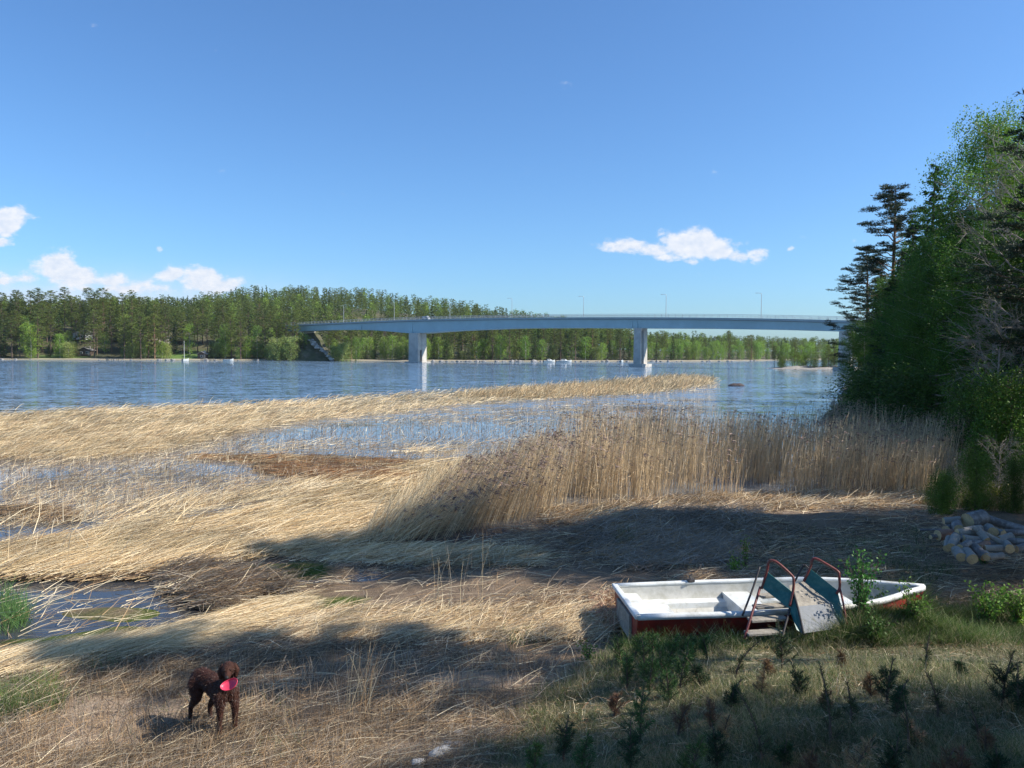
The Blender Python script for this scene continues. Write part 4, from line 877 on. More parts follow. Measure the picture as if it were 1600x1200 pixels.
straws(A, [(0, 898), (180, 900), (320, 890), (320, 898), (180, 908), (0, 906)], 2500, 5, 14, 4, 5, (.5, 1.0), .7, [DARK, BROWN], [3, 2], lift=.1, seed=12)
straws(A, [(0, 920), (300, 920), (300, 980), (100, 990), (0, 990)], 170, 40, 50, 12, 14, (.4, 1.3), .7, [PALE, BROWN], [3, 2], lift=.03, seed=17)
o = link('flattened_reeds', A.mesh('flattened_reeds', m_straw)); tag(o, 'golden dry reeds lying flattened in the shallow water on the left', 'reeds', kind='stuff')

# standing reed bed
def reed_bed(name, label, polys, cols, wts, seed):
    A = Acc(); r = np.random.default_rng(seed)
    for poly, n, h0, h1, lean, seedp in polys:
        x, y, px, py = scatter(poly, n, 0.05, r, .8); k_ = lumps(x * 1.1 + 5, y * 1.1) + r.normal(size=n) * .5 > -.45; x, y, px, py = x[k_], y[k_], px[k_], py[k_]; n = len(x); g = np.maximum(ground_z(x, y), -.05)
        lk = lumps(x * .8, y * .8) * .12; hh = r.uniform(h0, h1, n) * (1 + lk)
        if lean == 'ramp': f = np.clip((px - 580) / 330, 0, 1); hh = hh * (.62 + .38 * f); ta_ = (1 - f) * .75
        else: ta_ = lean
        d = unit(np.stack([.04 + ta_ + r.normal(size=n) * .075, r.normal(size=n) * .08, np.ones(n)], 1)); wd = np.maximum(.007, .42 * y / 769) * r.uniform(.7, 1.3, n)
        ci = r.choice(len(cols), n, p=np.array(wts) / sum(wts)); c = np.array(cols)[ci] * r.uniform(.7, 1.25, (n, 1))
        bend = np.stack([.05 + r.normal(size=n) * .05, r.normal(size=n) * .04, -.02 * np.ones(n)], 1)
        P = np.stack([x, y, g], 1); V, F_, Cc = blades(P, d, hh, wd, bend, c, r, 3, .5); A.add(V, F_, Cc)
        # broken leaf blades hanging off the stems
        m = r.uniform(size=n) < .5; Pm = (P + (d + bend * .25) * (hh * r.uniform(.3, .85, n))[:, None])[m]; k = m.sum(); az_ = r.uniform(0, 6.28, k)
        dd = unit(np.stack([np.cos(az_), np.sin(az_), r.uniform(-.2, 1.0, k)], 1)); V, F_, Cc = blades(Pm, dd, r.uniform(.15, .35, k), wd[m] * 1.1, np.array([[0, 0, -.5]]) * np.ones((k, 1)), c[m] * 1.0, r); A.add(V, F_, Cc)
        m = r.uniform(size=n) < seedp; T = (P + (d + bend) * hh[:, None])[m]; k = m.sum(); hc = np.array([(.24, .17, .14)]) * r.uniform(.6, 1.5, (k, 1))
        for q in range(3):
            dd = unit(np.stack([.7 + r.normal(size=k) * .35, r.normal(size=k) * .4, .7 + r.normal(size=k) * .4], 1)); V, F_, Cc = blades(T - np.array([[0, 0, .03 * q]]), dd, r.uniform(.10, .2, k), r.uniform(.02, .045, k), np.array([[.2, 0, -.7]]) * np.ones((k, 1)), hc, r, 2, .35); A.add(V, F_, Cc)
    o = link(name, A.mesh(name, m_straw)); tag(o, label, 'reeds', kind='stuff')
reed_bed('tall_reeds', 'tall standing dry reeds with dark seed heads behind the beach', [
    ([(585, 846), (640, 850), (760, 818), (900, 800), (960, 792), (960, 715), (900, 712), (800, 730), (700, 760)], 7000, 1.2, 2.35, 'ramp', .20),
    ([(900, 797), (1050, 782), (1250, 776), (1440, 772), (1530, 735), (1530, 668), (1330, 665), (1130, 690), (1020, 700), (900, 716)], 19000, 1.3, 2.4, 0.0, .15)],
    [(.70, .53, .31), (.80, .64, .41), (.50, .37, .22), (.34, .26, .17)], [4, 3, 3, 1.5], 21)
reed_bed('bankside_reeds', 'greyish thin dry reeds at the foot of the wood on the right', [
    ([(1290, 672), (1530, 690), (1580, 680), (1560, 640), (1420, 628), (1310, 628)], 9000, 1.0, 1.9, 0.05, .05)], [(.33, .26, .19), (.40, .32, .22), (.22, .17, .13)], [3, 3, 2], 22)

# reed litter on the beach
A = Acc(); BEACH[0] = beach_poly = [(0, 1045), (200, 1030), (440, 965), (480, 930), (300, 900), (560, 855), (700, 850), (900, 800), (1100, 785), (1400, 785), (1480, 795), (1640, 830), (1640, 950), (1500, 945), (960, 905), (960, 1000), (860, 1080), (700, 1260), (-20, 1260)]
straws(A, beach_poly, 100000, 10, 60, 5, 10, (.12, .45), .45, [GREY, BROWN, DARK, PALE, (.50, .39, .26)], [3, 4, 4, 1.6, 2.5], lift=.05, clump=(1.1, -.42), seed=31, wmin=.004)
straws(A, beach_poly, 5000, 10, 40, 6, 12, (.35, .8), .6, [PALE, (.42, .34, .25), BROWN], [2, 3, 2], lift=.08, seed=32, wmin=.005)
straws(A, [(440, 965), (560, 950), (960, 955), (950, 1000), (700, 1000), (480, 1000), (380, 995)], 10000, 18, 40, 5, 8, (.2, .8), .5, [PALE, GOLD, (.50, .39, .26), BROWN], [4, 3, 3, 2], lift=.06, seed=39)
straws(A, [(960, 790), (1120, 775), (1200, 800), (1150, 880), (980, 895), (900, 850)], 14000, 20, 70, 12, 14, (.2, .6), .55, [GREY, BROWN, (.40, .34, .28)], [4, 2, 3], lift=.12, seed=33)
straws(A, [(460, 850), (850, 862), (850, 885), (600, 880), (460, 872)], 9000, 15, 40, 6, 8, (.3, .8), .7, [PALE, GOLD, BROWN], [4, 3, 2], lift=.06, seed=34)
straws(A, [(930, 945), (985, 925), (985, 990), (940, 985)], 1500, 40, 60, 12, 14, (.2, .6), .7, [PALE, (.5, .3, .2), BROWN], [2, 3, 2], lift=.12, seed=35)
straws(A, [(850, 800), (1100, 778), (1440, 772), (1440, 790), (1100, 800), (860, 820)], 12000, 15, 60, 10, 14, (.2, .8), .6, [PALE, BROWN, (.42, .34, .25)], [3, 3, 2], lift=.1, seed=36)
straws(A, [(1280, 660), (1500, 690), (1560, 760), (1600, 790), (1600, 640), (1480, 620), (1330, 622)], 16000, 15, 60, 22, 24, (.3, 1.0), .6, [GREY, PALE, BROWN, (.42, .34, .25)], [3, 1, 3, 2], lift=.1, seed=37)
straws(A, [(0, 1050), (260, 1040), (560, 1020), (860, 1030), (840, 1100), (700, 1240), (0, 1240)], 5200, 80, 70, 72, 14, (.12, .42), .5, [GREY, BROWN, (.42, .34, .25), DARK], [3, 3, 2, 2], lift=.0, seed=38, wmin=.004)
o = link('reed_litter', A.mesh('reed_litter', m_straw)); tag(o, 'broken grey and tan reed litter strewn over the beach', 'reed litter', kind='stuff')

# upright odd stems on the beach
A = Acc()
straws(A, [(660, 940), (770, 945), (775, 975), (690, 970)], 26, 60, 50, 74, 10, (1.0, 1.6), .5, [(.5, .42, .27), GREY], [3, 1], lift=0, seed=41, wmin=.008, droop=.05)
straws(A, [(535, 1090), (580, 1090), (580, 1125), (540, 1125)], 26, 60, 50, 80, 7, (.7, 1.05), .6, [(.5, .42, .27), PALE, BROWN], [3, 1, 1], lift=0, seed=42, wmin=.008, droop=.04)
straws(A, [(400, 1040), (960, 1030), (930, 1080), (400, 1150)], 260, 60, 90, 74, 12, (.25, .6), .5, [(.5, .42, .27), GREY, DARK], [2, 2, 2], lift=0, seed=43, wmin=.005)
straws(A, [(0, 1120), (560, 1120), (560, 1200), (0, 1200)], 240, 60, 90, 76, 10, (.25, .55), .5, [GREY, DARK, BROWN], [2, 3, 2], lift=0, seed=44, wmin=.005)
straws(A, [(1040, 985), (1110, 985), (1110, 1000), (1040, 1000)], 60, 60, 90, 72, 12, (.4, .85), .8, [PALE, (.5, .45, .35)], [2, 2], lift=0, seed=45, wmin=.008, droop=.35)
straws(A, [(985, 985), (1250, 985), (1250, 1010), (985, 1010)], 160, 60, 90, 50, 25, (.25, .7), .7, [PALE, (.5, .45, .35)], [2, 2], lift=0, seed=46, wmin=.007, droop=.4)
straws(A, [(700, 1190), (960, 1030), (1600, 1000), (1600, 1200)], 900, 60, 90, 68, 16, (.15, .45), .4, [PALE, (.5, .45, .35), BROWN, (.10, .12, .05)], [2, 2, 2, 2], lift=0, seed=47, wmin=.003, droop=.3)
straws(A, [(700, 1190), (960, 1030), (1600, 1000), (1600, 1200)], 6000, 60, 90, 6, 14, (.05, .2), .4, [PALE, BROWN, (.24, .10, .05)], [2, 3, 2], lift=.04, seed=48, wmin=.003)
o = link('dry_weed_stems', A.mesh('dry_weed_stems', m_straw)); tag(o, 'scattered upright dry weed stems on the beach and by the boat', 'dry stems', kind='stuff')

# green grass
def grass(name, label, specs, seed):
    A = Acc(); r = np.random.default_rng(seed)
    for poly, n, h0, h1, cols, wts, z, wpx, cl in specs:
        x, y, px, py = scatter(poly, n, z, r)
        # refine to the real surface so that the bank's slope is followed
        for _ in range(6):
            g = ground_z(x, y); d = np.stack([(px - 800) / F, -(py - 600) / F, -np.ones(len(px))], 1) @ CRn.T; s = (g - CAM_Z) / d[:, 2]; x, y = d[:, 0] * s, d[:, 1] * s
        if cl is not None:
            k = lumps(x * cl[0] + 9, y * cl[0]) + r.normal(size=len(x)) * .2 > cl[1]; x, y = x[k], y[k]
        n = len(x); g = np.maximum(ground_z(x, y), -.03)
        d = unit(np.stack([r.normal(size=n) * .35, r.normal(size=n) * .35, np.ones(n)], 1)); ci = r.choice(len(cols), n, p=np.array(wts) / sum(wts)); c = np.array(cols)[ci] * r.uniform(.7, 1.3, (n, 1))
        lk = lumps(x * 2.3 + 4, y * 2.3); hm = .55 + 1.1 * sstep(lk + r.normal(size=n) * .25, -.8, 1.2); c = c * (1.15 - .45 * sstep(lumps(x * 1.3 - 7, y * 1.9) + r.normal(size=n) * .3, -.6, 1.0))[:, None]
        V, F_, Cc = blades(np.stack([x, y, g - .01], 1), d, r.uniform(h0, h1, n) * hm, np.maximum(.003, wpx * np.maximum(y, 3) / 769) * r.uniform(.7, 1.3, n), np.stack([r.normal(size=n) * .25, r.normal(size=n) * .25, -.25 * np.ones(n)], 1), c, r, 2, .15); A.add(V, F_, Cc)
    o = link(name, A.mesh(name, m_grass)); tag(o, label, 'grass', kind='stuff')
GR = (.07, .13, .03); GR2 = (.11, .17, .045); BG = (.14, .18, .055); DRYG = (.42, .37, .21); DG2 = (.24, .22, .13)
mound = [(690, 1215), (760, 1140), (850, 1085), (930, 1030), (960, 1005), (1100, 1000), (1600, 985), (1640, 985), (1640, 1215)]
grass('bank_grass', 'patchy grey-green grass on the shaded bank in the foreground', [
    (mound, 75000, .05, .18, [BG, GR, DRYG, DG2], [3, 2, 4, 3], 1.5, .45, None),
    ([(1240, 965), (1640, 945), (1640, 1010), (1300, 1010), (1000, 1010), (1000, 985)], 26000, .10, .26, [GR2, GR, (.14, .2, .05), DRYG], [4, 3, 3, 1], .8, .45, None),
    ([(1325, 960), (1430, 940), (1450, 975), (1330, 990)], 5000, .28, .5, [GR2, GR, DRYG], [4, 3, 1], .65, .5, None),
    ([(960, 1000), (1330, 985), (1330, 1010), (960, 1020)], 5000, .15, .38, [GR, BG, DRYG], [4, 3, 1.5], .8, .5, None),
    ([(1150, 1000), (1300, 985), (1300, 1010), (1150, 1015)], 3000, .1, .24, [DRYG, PALE, GR2], [3, 2, 2], .8, .5, None)], 51)
grass('shore_grass', 'young green grass tufts on the beach and in the pools', [
    ([(160, 885), (205, 885), (210, 915), (165, 915)], 500, .25, .5, [(.10, .2, .06), GR2], [2, 1], 0, .5, None),
    ([(0, 940), (40, 950), (45, 985), (0, 995)], 700, .25, .5, [(.10, .2, .06), GR2], [2, 1], 0, .5, None),
    ([(0, 1040), (240, 1030), (270, 1075), (90, 1130), (0, 1150)], 9000, .10, .34, [GR, (.06, .13, .05), GR2], [3, 3, 2], .35, .45, (1.2, -.1)),
    ([(0, 1060), (90, 1060), (100, 1110), (0, 1130)], 2500, .15, .36, [GR2, (.15, .22, .06)], [3, 3], .35, .45, None),
    ([(770, 990), (960, 1000), (950, 1060), (780, 1050)], 1600, .1, .26, [GR, GR2, DRYG], [3, 2, 2], .45, .45, (1.2, -.2)),
    ([(1130, 820), (1450, 830), (1500, 900), (1430, 930), (1130, 895)], 7000, .08, .24, [GR, BG, DRYG], [3, 2, 3], .45, .45, (1.0, .02)),
    ([(960, 830), (1120, 850), (1100, 890), (960, 890)], 1800, .1, .3, [GR, BG, DRYG], [2, 2, 3], .45, .45, (1.0, .0)),
    ([(60, 1080), (420, 1060), (500, 1200), (50, 1200)], 1500, .1, .25, [GR, GR2], [1, 1], .5, .4, (1.0, .2)),
    ([(370, 880), (440, 866), (525, 876), (520, 902), (440, 908), (375, 900)], 9000, .02, .07, [(.09, .15, .02), (.13, .18, .03)], [2, 1], 0, .5, None),
    ([(60, 960), (160, 955), (200, 975), (100, 995), (40, 990)], 3000, .02, .06, [(.10, .15, .02), (.14, .17, .04)], [2, 1], 0, .5, (1.2, -.3)),
    ([(460, 935), (540, 935), (560, 955), (470, 958)], 4000, .02, .07, [(.10, .15, .02), (.14, .17, .04)], [2, 1], 0, .5, None),
    ([(1440, 790), (1600, 800), (1600, 760), (1440, 760)], 5000, .2, .5, [GR2, (.22, .22, .06), DRYG], [2, 2, 2], .5, .5, None),
    ([(640, 868), (760, 862), (850, 874), (840, 886), (700, 886)], 6000, .03, .08, [(.12, .17, .03), GR2], [2, 1], .3, .5, None)], 52)

# ------------------------------------------------------------------ rowing boat on the beach
sternN = on(990, 963, 1.02); sternF = on(966, 914, 1.02); bow = on(1433, 909, 1.20)
sc_ = (sternN + sternF) / 2; fwd = (bow - sc_); fwd.z = 0; BL = fwd.length; BW = (sternF - sternN).length; bang = math.atan2(fwd.y, fwd.x)
gb = gz((sc_.x + bow.x) / 2, (sc_.y + bow.y) / 2)
boat = empty('rowing_boat', (sc_.x, sc_.y, gb), bang, 'old open fibreglass rowing boat, white inside with red hull, lying on the beach', 'boat')
gun0 = 1.02 - gb
def bst(f):                         # half beam, gunwale height, keel height at fraction f from stern
    hb = BW / 2 * (1.0 + .06 * math.sin(f * 3) if f < .45 else 1.03 * (1 - ((f - .45) / .55) ** 2.7)) if f < 1 else 0
    return max(hb, .015), gun0 + .02 * math.sin(f * 3.1) + .20 * max(0, f - .35) ** 1.5, .02 + (.38 * ((f - .8) / .2) ** 2 if f > .8 else 0)
def section(f, inset=0, drop=0, zk=0):
    hb, zg, zk0 = bst(f); hb = max(hb - inset, .008); zk0 += zk; X = f * BL - (inset if f > .95 else 0) + (inset if f == 0 else 0)
    rk = .10 * f * 0
    pr = [(1.0, zg - drop), (.99, zg - .10), (.93, zk0 + (zg - zk0) * .45), (.80, zk0 + .14), (.45, zk0 + .05), (0, zk0)]
    pts = [(X + .12 * (z / max(zg, .1)) * (f > .97), -a * hb, z) for a, z in pr] + [(X + .12 * (z / max(zg, .1)) * (f > .97), a * hb, z) for a, z in pr[-2::-1]]
    return pts
fs = [0, .08, .16, .25, .35, .45, .55, .65, .74, .82, .89, .94, .975, 1.0]
hull = MB(); rings = [section(f) for f in fs]; hull.loft(rings, closed=False, cap=False); hull.poly(rings[0]); hull.obj('hull', m_red, boat, True)
inn = MB(); irs = [section(f, .045, .0, .06) for f in fs[:-1]]; inn.loft(irs, closed=False, cap=False); inn.poly(irs[0]); inn.obj('inner_shell', m_inner, boat, True)
gw = MB()
for s in (0, -1):
    rr2 = []
    for f in fs:
        q = section(f)[s]; sy = -1 if s == 0 else 1; x, y, z = q
        rr2.append([(x, y + sy * .035, z + .012), (x, y + sy * .04, z - .05), (x, y - sy * .0, z - .052), (x, y - sy * .055, z - .02), (x, y - sy * .055, z + .014), (x, y - sy * .01, z + .032)])
    gw.loft(rr2)
hb, zg, _ = bst(0); gw.box((-.0, 0, zg - .01), (.09, hb * 2 + .06, .07), 0, .015); gw.obj('gunwale', m_white, boat, True)
# stern bench with side lockers
def bench(f0, f1, z, name, mat, z0=.1, top_in=.05):
    b = MB(); rings = []
    for f in np.linspace(f0, f1, 4):
        hb, zg, zk = bst(f); w0 = hb * .97 - .045; rings.append([(f * BL, -hb * .6, z0), (f * BL, -w0, z), (f * BL, w0, z), (f * BL, hb * .6, z0)])
    b.loft(rings); return b.obj(name, mat, boat)
bench(.012, .075, gun0 - .13, 'stern_bench', m_white); bench(.076, .165, gun0 - .24, 'stern_seat', m_white)
bench(.38, .47, gun0 - .15, 'middle_bench', m_white); bench(.70, .78, gun0 - .14, 'front_bench', m_white, .2)
sb = MB()
for s in (-1, 1):
    rr2 = []
    for f in np.linspace(.165, .70, 9):
        hb, zg, zk = bst(f); rr2.append([(f * BL, s * (hb - .30), .12), (f * BL, s * (hb - .28), gun0 - .26), (f * BL, s * (hb - .05), gun0 - .24), (f * BL, s * hb * .62, .14)])
    sb.loft(rr2)
sb.obj('side_seat', m_white, boat)
ol = MB(); ol.box((BL * .27, BW / 2 * 1.03 - .03, gun0 + .05), (.12, .07, .05), .3, .01); ol.tube([(BL * .27, BW / 2 - .02, gun0 + .05), (BL * .27 - .04, BW / 2 - .02, gun0 + .14), (BL * .27 + .02, BW / 2 - .02, gun0 + .16)], .014, 6); ol.obj('rowlock', m_dark, boat)
tb = MB(); tb.box((-.02, -.0, gun0 * .45), (.05, BW * .55, gun0 * .7), 0, .01); tb.obj('transom_board', m_wood, boat)

# ------------------------------------------------------------------ old slide with ladder, standing over the boat's near side
gsl = gz(4.0, 11.0); SD = 11.0
slide = empty('playground_slide', (at(1240, 985, SD).x, SD, gsl), 0, 'old playground slide with green side panels, red handrails and a step ladder', 'slide')
so_ = slide.location.copy(); bpy.context.view_layer.update()
def Q(px, py, D): return at(px, py, D) - so_
def panel(pts, name, mat):
    b = MB(); ps = [Q(*p) for p in pts]; n = (ps[1] - ps[0]).cross(ps[-1] - ps[0]).normalized(); b.poly(ps, n * .025); return b.obj(name, mat, slide)
D0, D1, D2, D3 = 11.75, 11.45, 11.02, 11.5
panel([(1199, 894, 11.5), (1240, 927, 11.25), (1256, 991, 10.95), (1245, 984, 10.97), (1233, 951, 11.2), (1189, 917, 11.5)], 'side_panel', m_green)
panel([(1266, 889, 11.75), (1308, 922, 11.5), (1323, 984, 11.2), (1313, 980, 11.22), (1301, 945, 11.45), (1256, 909, 11.75)], 'side_panel', m_green)
b = MB(); b.poly([Q(1233, 915, 11.6), Q(1257, 908, 11.74), Q(1298, 944, 11.46), Q(1240, 950, 11.2)], Vector((0, -.012, -.03))); b.obj('platform', m_wood, slide)
b = MB(); r1 = [(1238, 949, 11.2), (1246, 968, 11.08), (1253, 990, 10.94)]; r2 = [(1299, 943, 11.45), (1306, 960, 11.35), (1315, 981, 11.21)]
b.loft([[Q(*p), Q(*q), Q(*q) + Vector((0, .035, -.004)), Q(*p) + Vector((0, .035, -.004))] for p, q in zip(r1, r2)]); b.obj('slide_chute', m_slide, slide)
def rail(pts, r, mat, name):
    ps = [Q(*p) for p in pts]; out = []
    for i in range(len(ps) - 1):                     # Catmull-Rom
        p0, p1, p2, p3 = ps[max(i - 1, 0)], ps[i], ps[i + 1], ps[min(i + 2, len(ps) - 1)]
        for k in range(5):
            t = k / 5; out.append(.5 * ((2 * p1) + (p2 - p0) * t + (2 * p0 - 5 * p1 + 4 * p2 - p3) * t * t + (3 * p1 - p0 - 3 * p2 + p3) * t ** 3))
    out.append(ps[-1]); MB().tube(out, r, 8).obj(name, mat, slide, True)
rail([(1190, 920, 11.5), (1198, 893, 11.5), (1201, 879, 11.5), (1206, 876, 11.48), (1216, 880, 11.42), (1236, 898, 11.3), (1240, 906, 11.26), (1239, 925, 11.24), (1234, 947, 11.18)], .02, m_redpaint, 'handrail')
rail([(1255, 910, 11.75), (1266, 886, 11.75), (1269, 875, 11.75), (1275, 873, 11.73), (1287, 879, 11.65), (1308, 892, 11.53), (1311, 899, 11.5), (1312, 918, 11.48), (1307, 928, 11.46)], .02, m_redpaint, 'handrail')
rail([(1312, 918, 11.48), (1318, 945, 11.35), (1324, 984, 11.18)], .016, m_redpaint, 'edge_tube'); rail([(1240, 925, 11.24), (1248, 955, 11.1), (1256, 992, 10.93)], .016, m_dark, 'edge_tube')
rail([(1188, 917, 11.5), (1181, 940, 11.35), (1173, 965, 11.15), (1163, 998, 10.95)], .02, m_redpaint, 'ladder_rail'); rail([(1187, 886, 11.75), (1176, 920, 11.6), (1160, 962, 11.4)], .016, m_dark, 'ladder_rail')
rail([(1256, 882, 11.9), (1250, 893, 11.9), (1242, 908, 11.85)], .016, m_dark, 'ladder_rail'); rail([(1234, 951, 11.2), (1229, 970, 11.1), (1222, 996, 10.95)], .018, m_dark, 'ladder_rail')
rail([(1257, 882, 11.9), (1268, 893, 11.8)], .014, m_dark, 'cross_bar')
for k, (x0, x1, y0, D) in enumerate([(1187, 1222, 930, 11.5), (1179, 1228, 947, 11.35), (1171, 1228, 967, 11.18), (1166, 1222, 988, 11.0)]):
    a, c = Q(x0, y0 + .5, D), Q(x1, y0 - .5, D + .1); mid = (a + c) / 2; L_ = (c - a).length
    MB().box(mid, (L_, .17, .035), math.atan2((c - a).y, (c - a).x), .006).obj('step', m_wood, slide)

# ------------------------------------------------------------------ firewood
LG = [  # px, py (centre), D, length, radius, heading deg, tilt deg, material, label
    (1478, 835, 15.9, .42, .13, 10, 3, 'r', 'thick reddish log lying apart at the left of the firewood pile'),
    (1462, 838, 15.9, .30, .05, 20, 2, 'd', 'thin dark branch piece left of the thick reddish log'),
    (1454, 828, 16.4, .55, .03, 3, 0, 'd', 'dark thin stick on the ground left of the pile'),
    (1483, 826, 16.2, .35, .10, 40, 3, 'd', 'dark round log behind the thick reddish log'),
    (1487, 813, 16.3, .36, .09, -8, 6, 'p', 'short log with pale lit top behind the pile'),
    (1496, 823, 16.0, .34, .12, 70, 8, 'd', 'log with a pale round end facing forward, upper left of the pile'),
    (1524, 811, 16.2, .50, .18, 20, 8, 'd', 'thickest log on top of the pile with its bright sawn end'),
    (1519, 828, 15.7, .45, .09, 12, 5, 'p', 'grey log under the thickest log'),
    (1513, 832, 15.4, .52, .085, 2, 0, 'p', 'pale barkless log lying level across the middle of the pile'),
    (1524, 843, 15.2, .50, .085, -4, -3, 'p', 'pale log just below the level one'),
    (1490, 847, 15.1, .45, .10, 50, 20, 'p', 'grey log leaning at the left foot of the pile'),
    (1481, 849, 15.2, .45, .08, 55, 18, 'p', 'pale log leftmost at the foot of the pile'),
    (1498, 865, 14.7, .36, .11, 75, 10, 'p', 'banded birch log with its end forward, front left'),
    (1514, 868, 14.6, .36, .12, 80, 10, 'p', 'thick banded birch log at the very front of the pile'),
    (1507, 852, 14.9, .34, .08, 30, 12, 'd', 'short dark log above the front birch logs'),
    (1530, 862, 14.8, .38, .10, 95, 20, 'd', 'dark log standing steeply beside the front birch logs'),
    (1541, 868, 14.7, .3, .07, 60, 5, 'p', 'small pale log low at the front'),
    (1555, 869, 14.8, .34, .08, 10, 3, 'p', 'flat grey log at the front right of the pile'),
    (1534, 835, 15.2, .34, .08, 100, 35, 'p', 'short bluish-grey log end standing in the middle of the pile'),
    (1552, 841, 15.1, .85, .06, -38, -24, 'p', 'long thin pale log sloping down to the right'),
    (1553, 857, 14.9, .42, .08, 0, 0, 'p', 'light log lying level at the right, below the long sloping one'),
    (1575, 854, 14.9, .3, .10, 70, 5, 'p', 'round log with dark heart at the right of the pile'),
    (1548, 828, 15.8, .3, .12, 75, 5, 'p', 'round pale log end right of the thickest log'),
    (1558, 832, 15.8, .3, .10, 110, 5, 'p', 'second round log end beside the pale one'),
    (1572, 820, 16.2, .95, .11, -32, -14, 'd', 'long dark log lying behind the pile to the right'),
    (1570, 841, 15.4, .4, .09, 20, 8, 'p', 'pale log under the long dark one'),
    (1588, 846, 15.3, .4, .08, -20, 0, 'd', 'dark log at the right edge of the pile'),
    (1596, 855, 15.1, .4, .08, 25, 4, 'd', 'dark log cut by the right edge of the view'),
    (1590, 832, 15.8, .5, .07, -25, 0, 'd', 'slim log at the right behind the pile'),
    (1536, 852, 15.0, .3, .08, 30, 10, 'r', 'reddish-barked log in a gap of the pile'),
    (1505, 841, 15.3, .4, .09, 140, 6, 'd', 'dark log behind the leaning grey one'),
    (1520, 850, 15.1, .4, .09, 10, 2, 'd', 'dark log in the heart of the pile'),
    (1560, 860, 15.2, .4, .09, 60, 2, 'd', 'dark log underneath the light level one'),
    (1540, 850, 15.5, .5, .1, -10, 2, 'd', 'dark log at the bottom of the pile')]
for (px, py, D, L_, r_, hd, tl, mk, lb) in LG:
    r_ *= .88; L_ *= .92
    p = at(px, py, D); g = gz(p.x, D); p.z = max(p.z, g + r_ * .85)
    e = empty('firewood_log', p, 0, lb, 'log', 'logs of the firewood pile'); e.rotation_euler = (0, R(-tl), R(hd))
    q = random.Random(px * 7 + int(py)); rings = []; seg = 14; ph = [q.uniform(0, 6) for _ in range(3)]
    for i in range(6):
        f = i / 5; rings.append([((f - .5) * L_, math.cos(t) * r_ * (1 + .06 * math.sin(3 * t + ph[0]) + .04 * math.sin(f * 7 + t + ph[1])), math.sin(t) * r_ * (1 + .06 * math.sin(2 * t + ph[2]) + .04 * math.sin(f * 5 + ph[1]))) for t in [2 * math.pi * k / seg for k in range(seg)]])
    MB().loft(rings, True, False).obj('bark', {'d': m_logbark, 'p': m_logpale, 'r': m_logred}[mk], e, True)
    for s, ring in ((-1, rings[0]), (1, rings[-1])):
        MB().poly([Vector(v_) * .985 + Vector((s * .004, 0, 0)) for v_ in ring], Vector((s * -.01, 0, 0))).obj('cut_end', m_cut, e)

# ------------------------------------------------------------------ small plants
def sapling(px, py, h, D0, kind, label, name='pine_sapling', grp=None):
    """kind: g green, b rusty brown, t thin leader"""
    x, y = 0., 0.; z = 1.0
    for _ in range(8): p = on(px, py, z); z = gz(p.x, p.y)
    p.z = z; r = np.random.default_rng(int(px * 13 + py)); e = empty(name, p, 0, label, 'sapling', grp)
    sg = []; n = 6; lean = r.normal(size=2) * .10; h = h * {'g': 1, 'd': .8, 'b': .75, 't': 1, 'o': .85}[kind]
    sp_ = [np.array([lean[0] * h * (i / n) ** 2 * 2, lean[1] * h * (i / n) ** 2, h * i / n]) for i in range(n + 1)]
    for i in range(n): sg.append((sp_[i], sp_[i + 1], .011 * (1 - i / n) + .004, .011 * (1 - (i + 1) / n) + .004))
    cen = []; axs = []; cols = []
    colr = {'g': (.055, .12, .03), 'd': (.03, .065, .025), 'b': (.20, .115, .06), 't': (.06, .08, .03), 'o': (.42, .28, .14)}[kind]
    nbr = {'g': 17, 'd': 20, 'b': 14, 't': 7, 'o': 13}[kind]
    for b_ in range(nbr):
        f = (.05 + (.62 if kind in 'dt' else .75) * (b_ + r.uniform(0, 1)) / nbr) * (.75 if kind == 't' else 1); az_ = r.uniform(0, 6.28); L_ = h * (.30 if kind != 't' else .16) * (1 - f * .8) * r.uniform(.6, 1.1); d = np.array([math.cos(az_), math.sin(az_), 1.0]); i = int(f * n); P = sp_[i] * (1 - f * n + i) + sp_[min(i + 1, n)] * (f * n - i)
        sg.append((P, P + d * L_, .005, .003)); k = int(80 * L_ / .2) + 20; t = r.uniform(.15, 1.05, (k, 1)); q = unit(r.normal(size=(k, 3)) + d * .9)
        cen.append(P + d * L_ * t + q * .03); axs.append(q); cols.append(jitcol(colr, k, r, .35, .12))
    k = int(h * 260); t = r.uniform(.1 if kind != 't' else .3, 1.0, (k, 1)); q = unit(r.normal(size=(k, 3)) * .6 + np.array([0, 0, .8])); cen.append(np.array([0, 0, h]) * t + q * .025 + np.array([[lean[0] * 2, lean[1], 0]]) * h * t ** 2); axs.append(q); cols.append(jitcol(colr, k, r, .35, .12))
    cen = np.concatenate(cen); tv, tf = tubes_np(sg, 5); link('stem', np_mesh('stem', tv, tf, m_bark), None, e)
    V, F_, Cc = cards(cen, np.concatenate(axs), r.uniform(.04, .085, len(cen)), .005, np.concatenate(cols), r); link('needles', np_mesh('needles', V, F_, m_needle, Cc), None, e)
SP0 = [(970, 1050, .5, 'g', 'green sapling at the very left tip of the bank cluster'), (992, 1035, .45, 'g', 'green sapling under the boat stern corner'), (1020, 1030, .45, 'g', 'green sapling crowding the stern, second from left'), (1045, 1045, .5, 'g', 'green sapling in the middle of the cluster below the boat'), (1070, 1055, .5, 'g', 'green sapling at the right of the cluster below the boat'), (1015, 1085, .55, 'g', 'green sapling lowest in the left cluster'), (1045, 1105, .5, 'g', 'green sapling below the middle of the cluster'), (1500, 1060, .3, 'd', 'tiny dark sapling on the open grass at right'), (1105, 1030, .35, 'g', 'small green sapling near the ladder foot')]
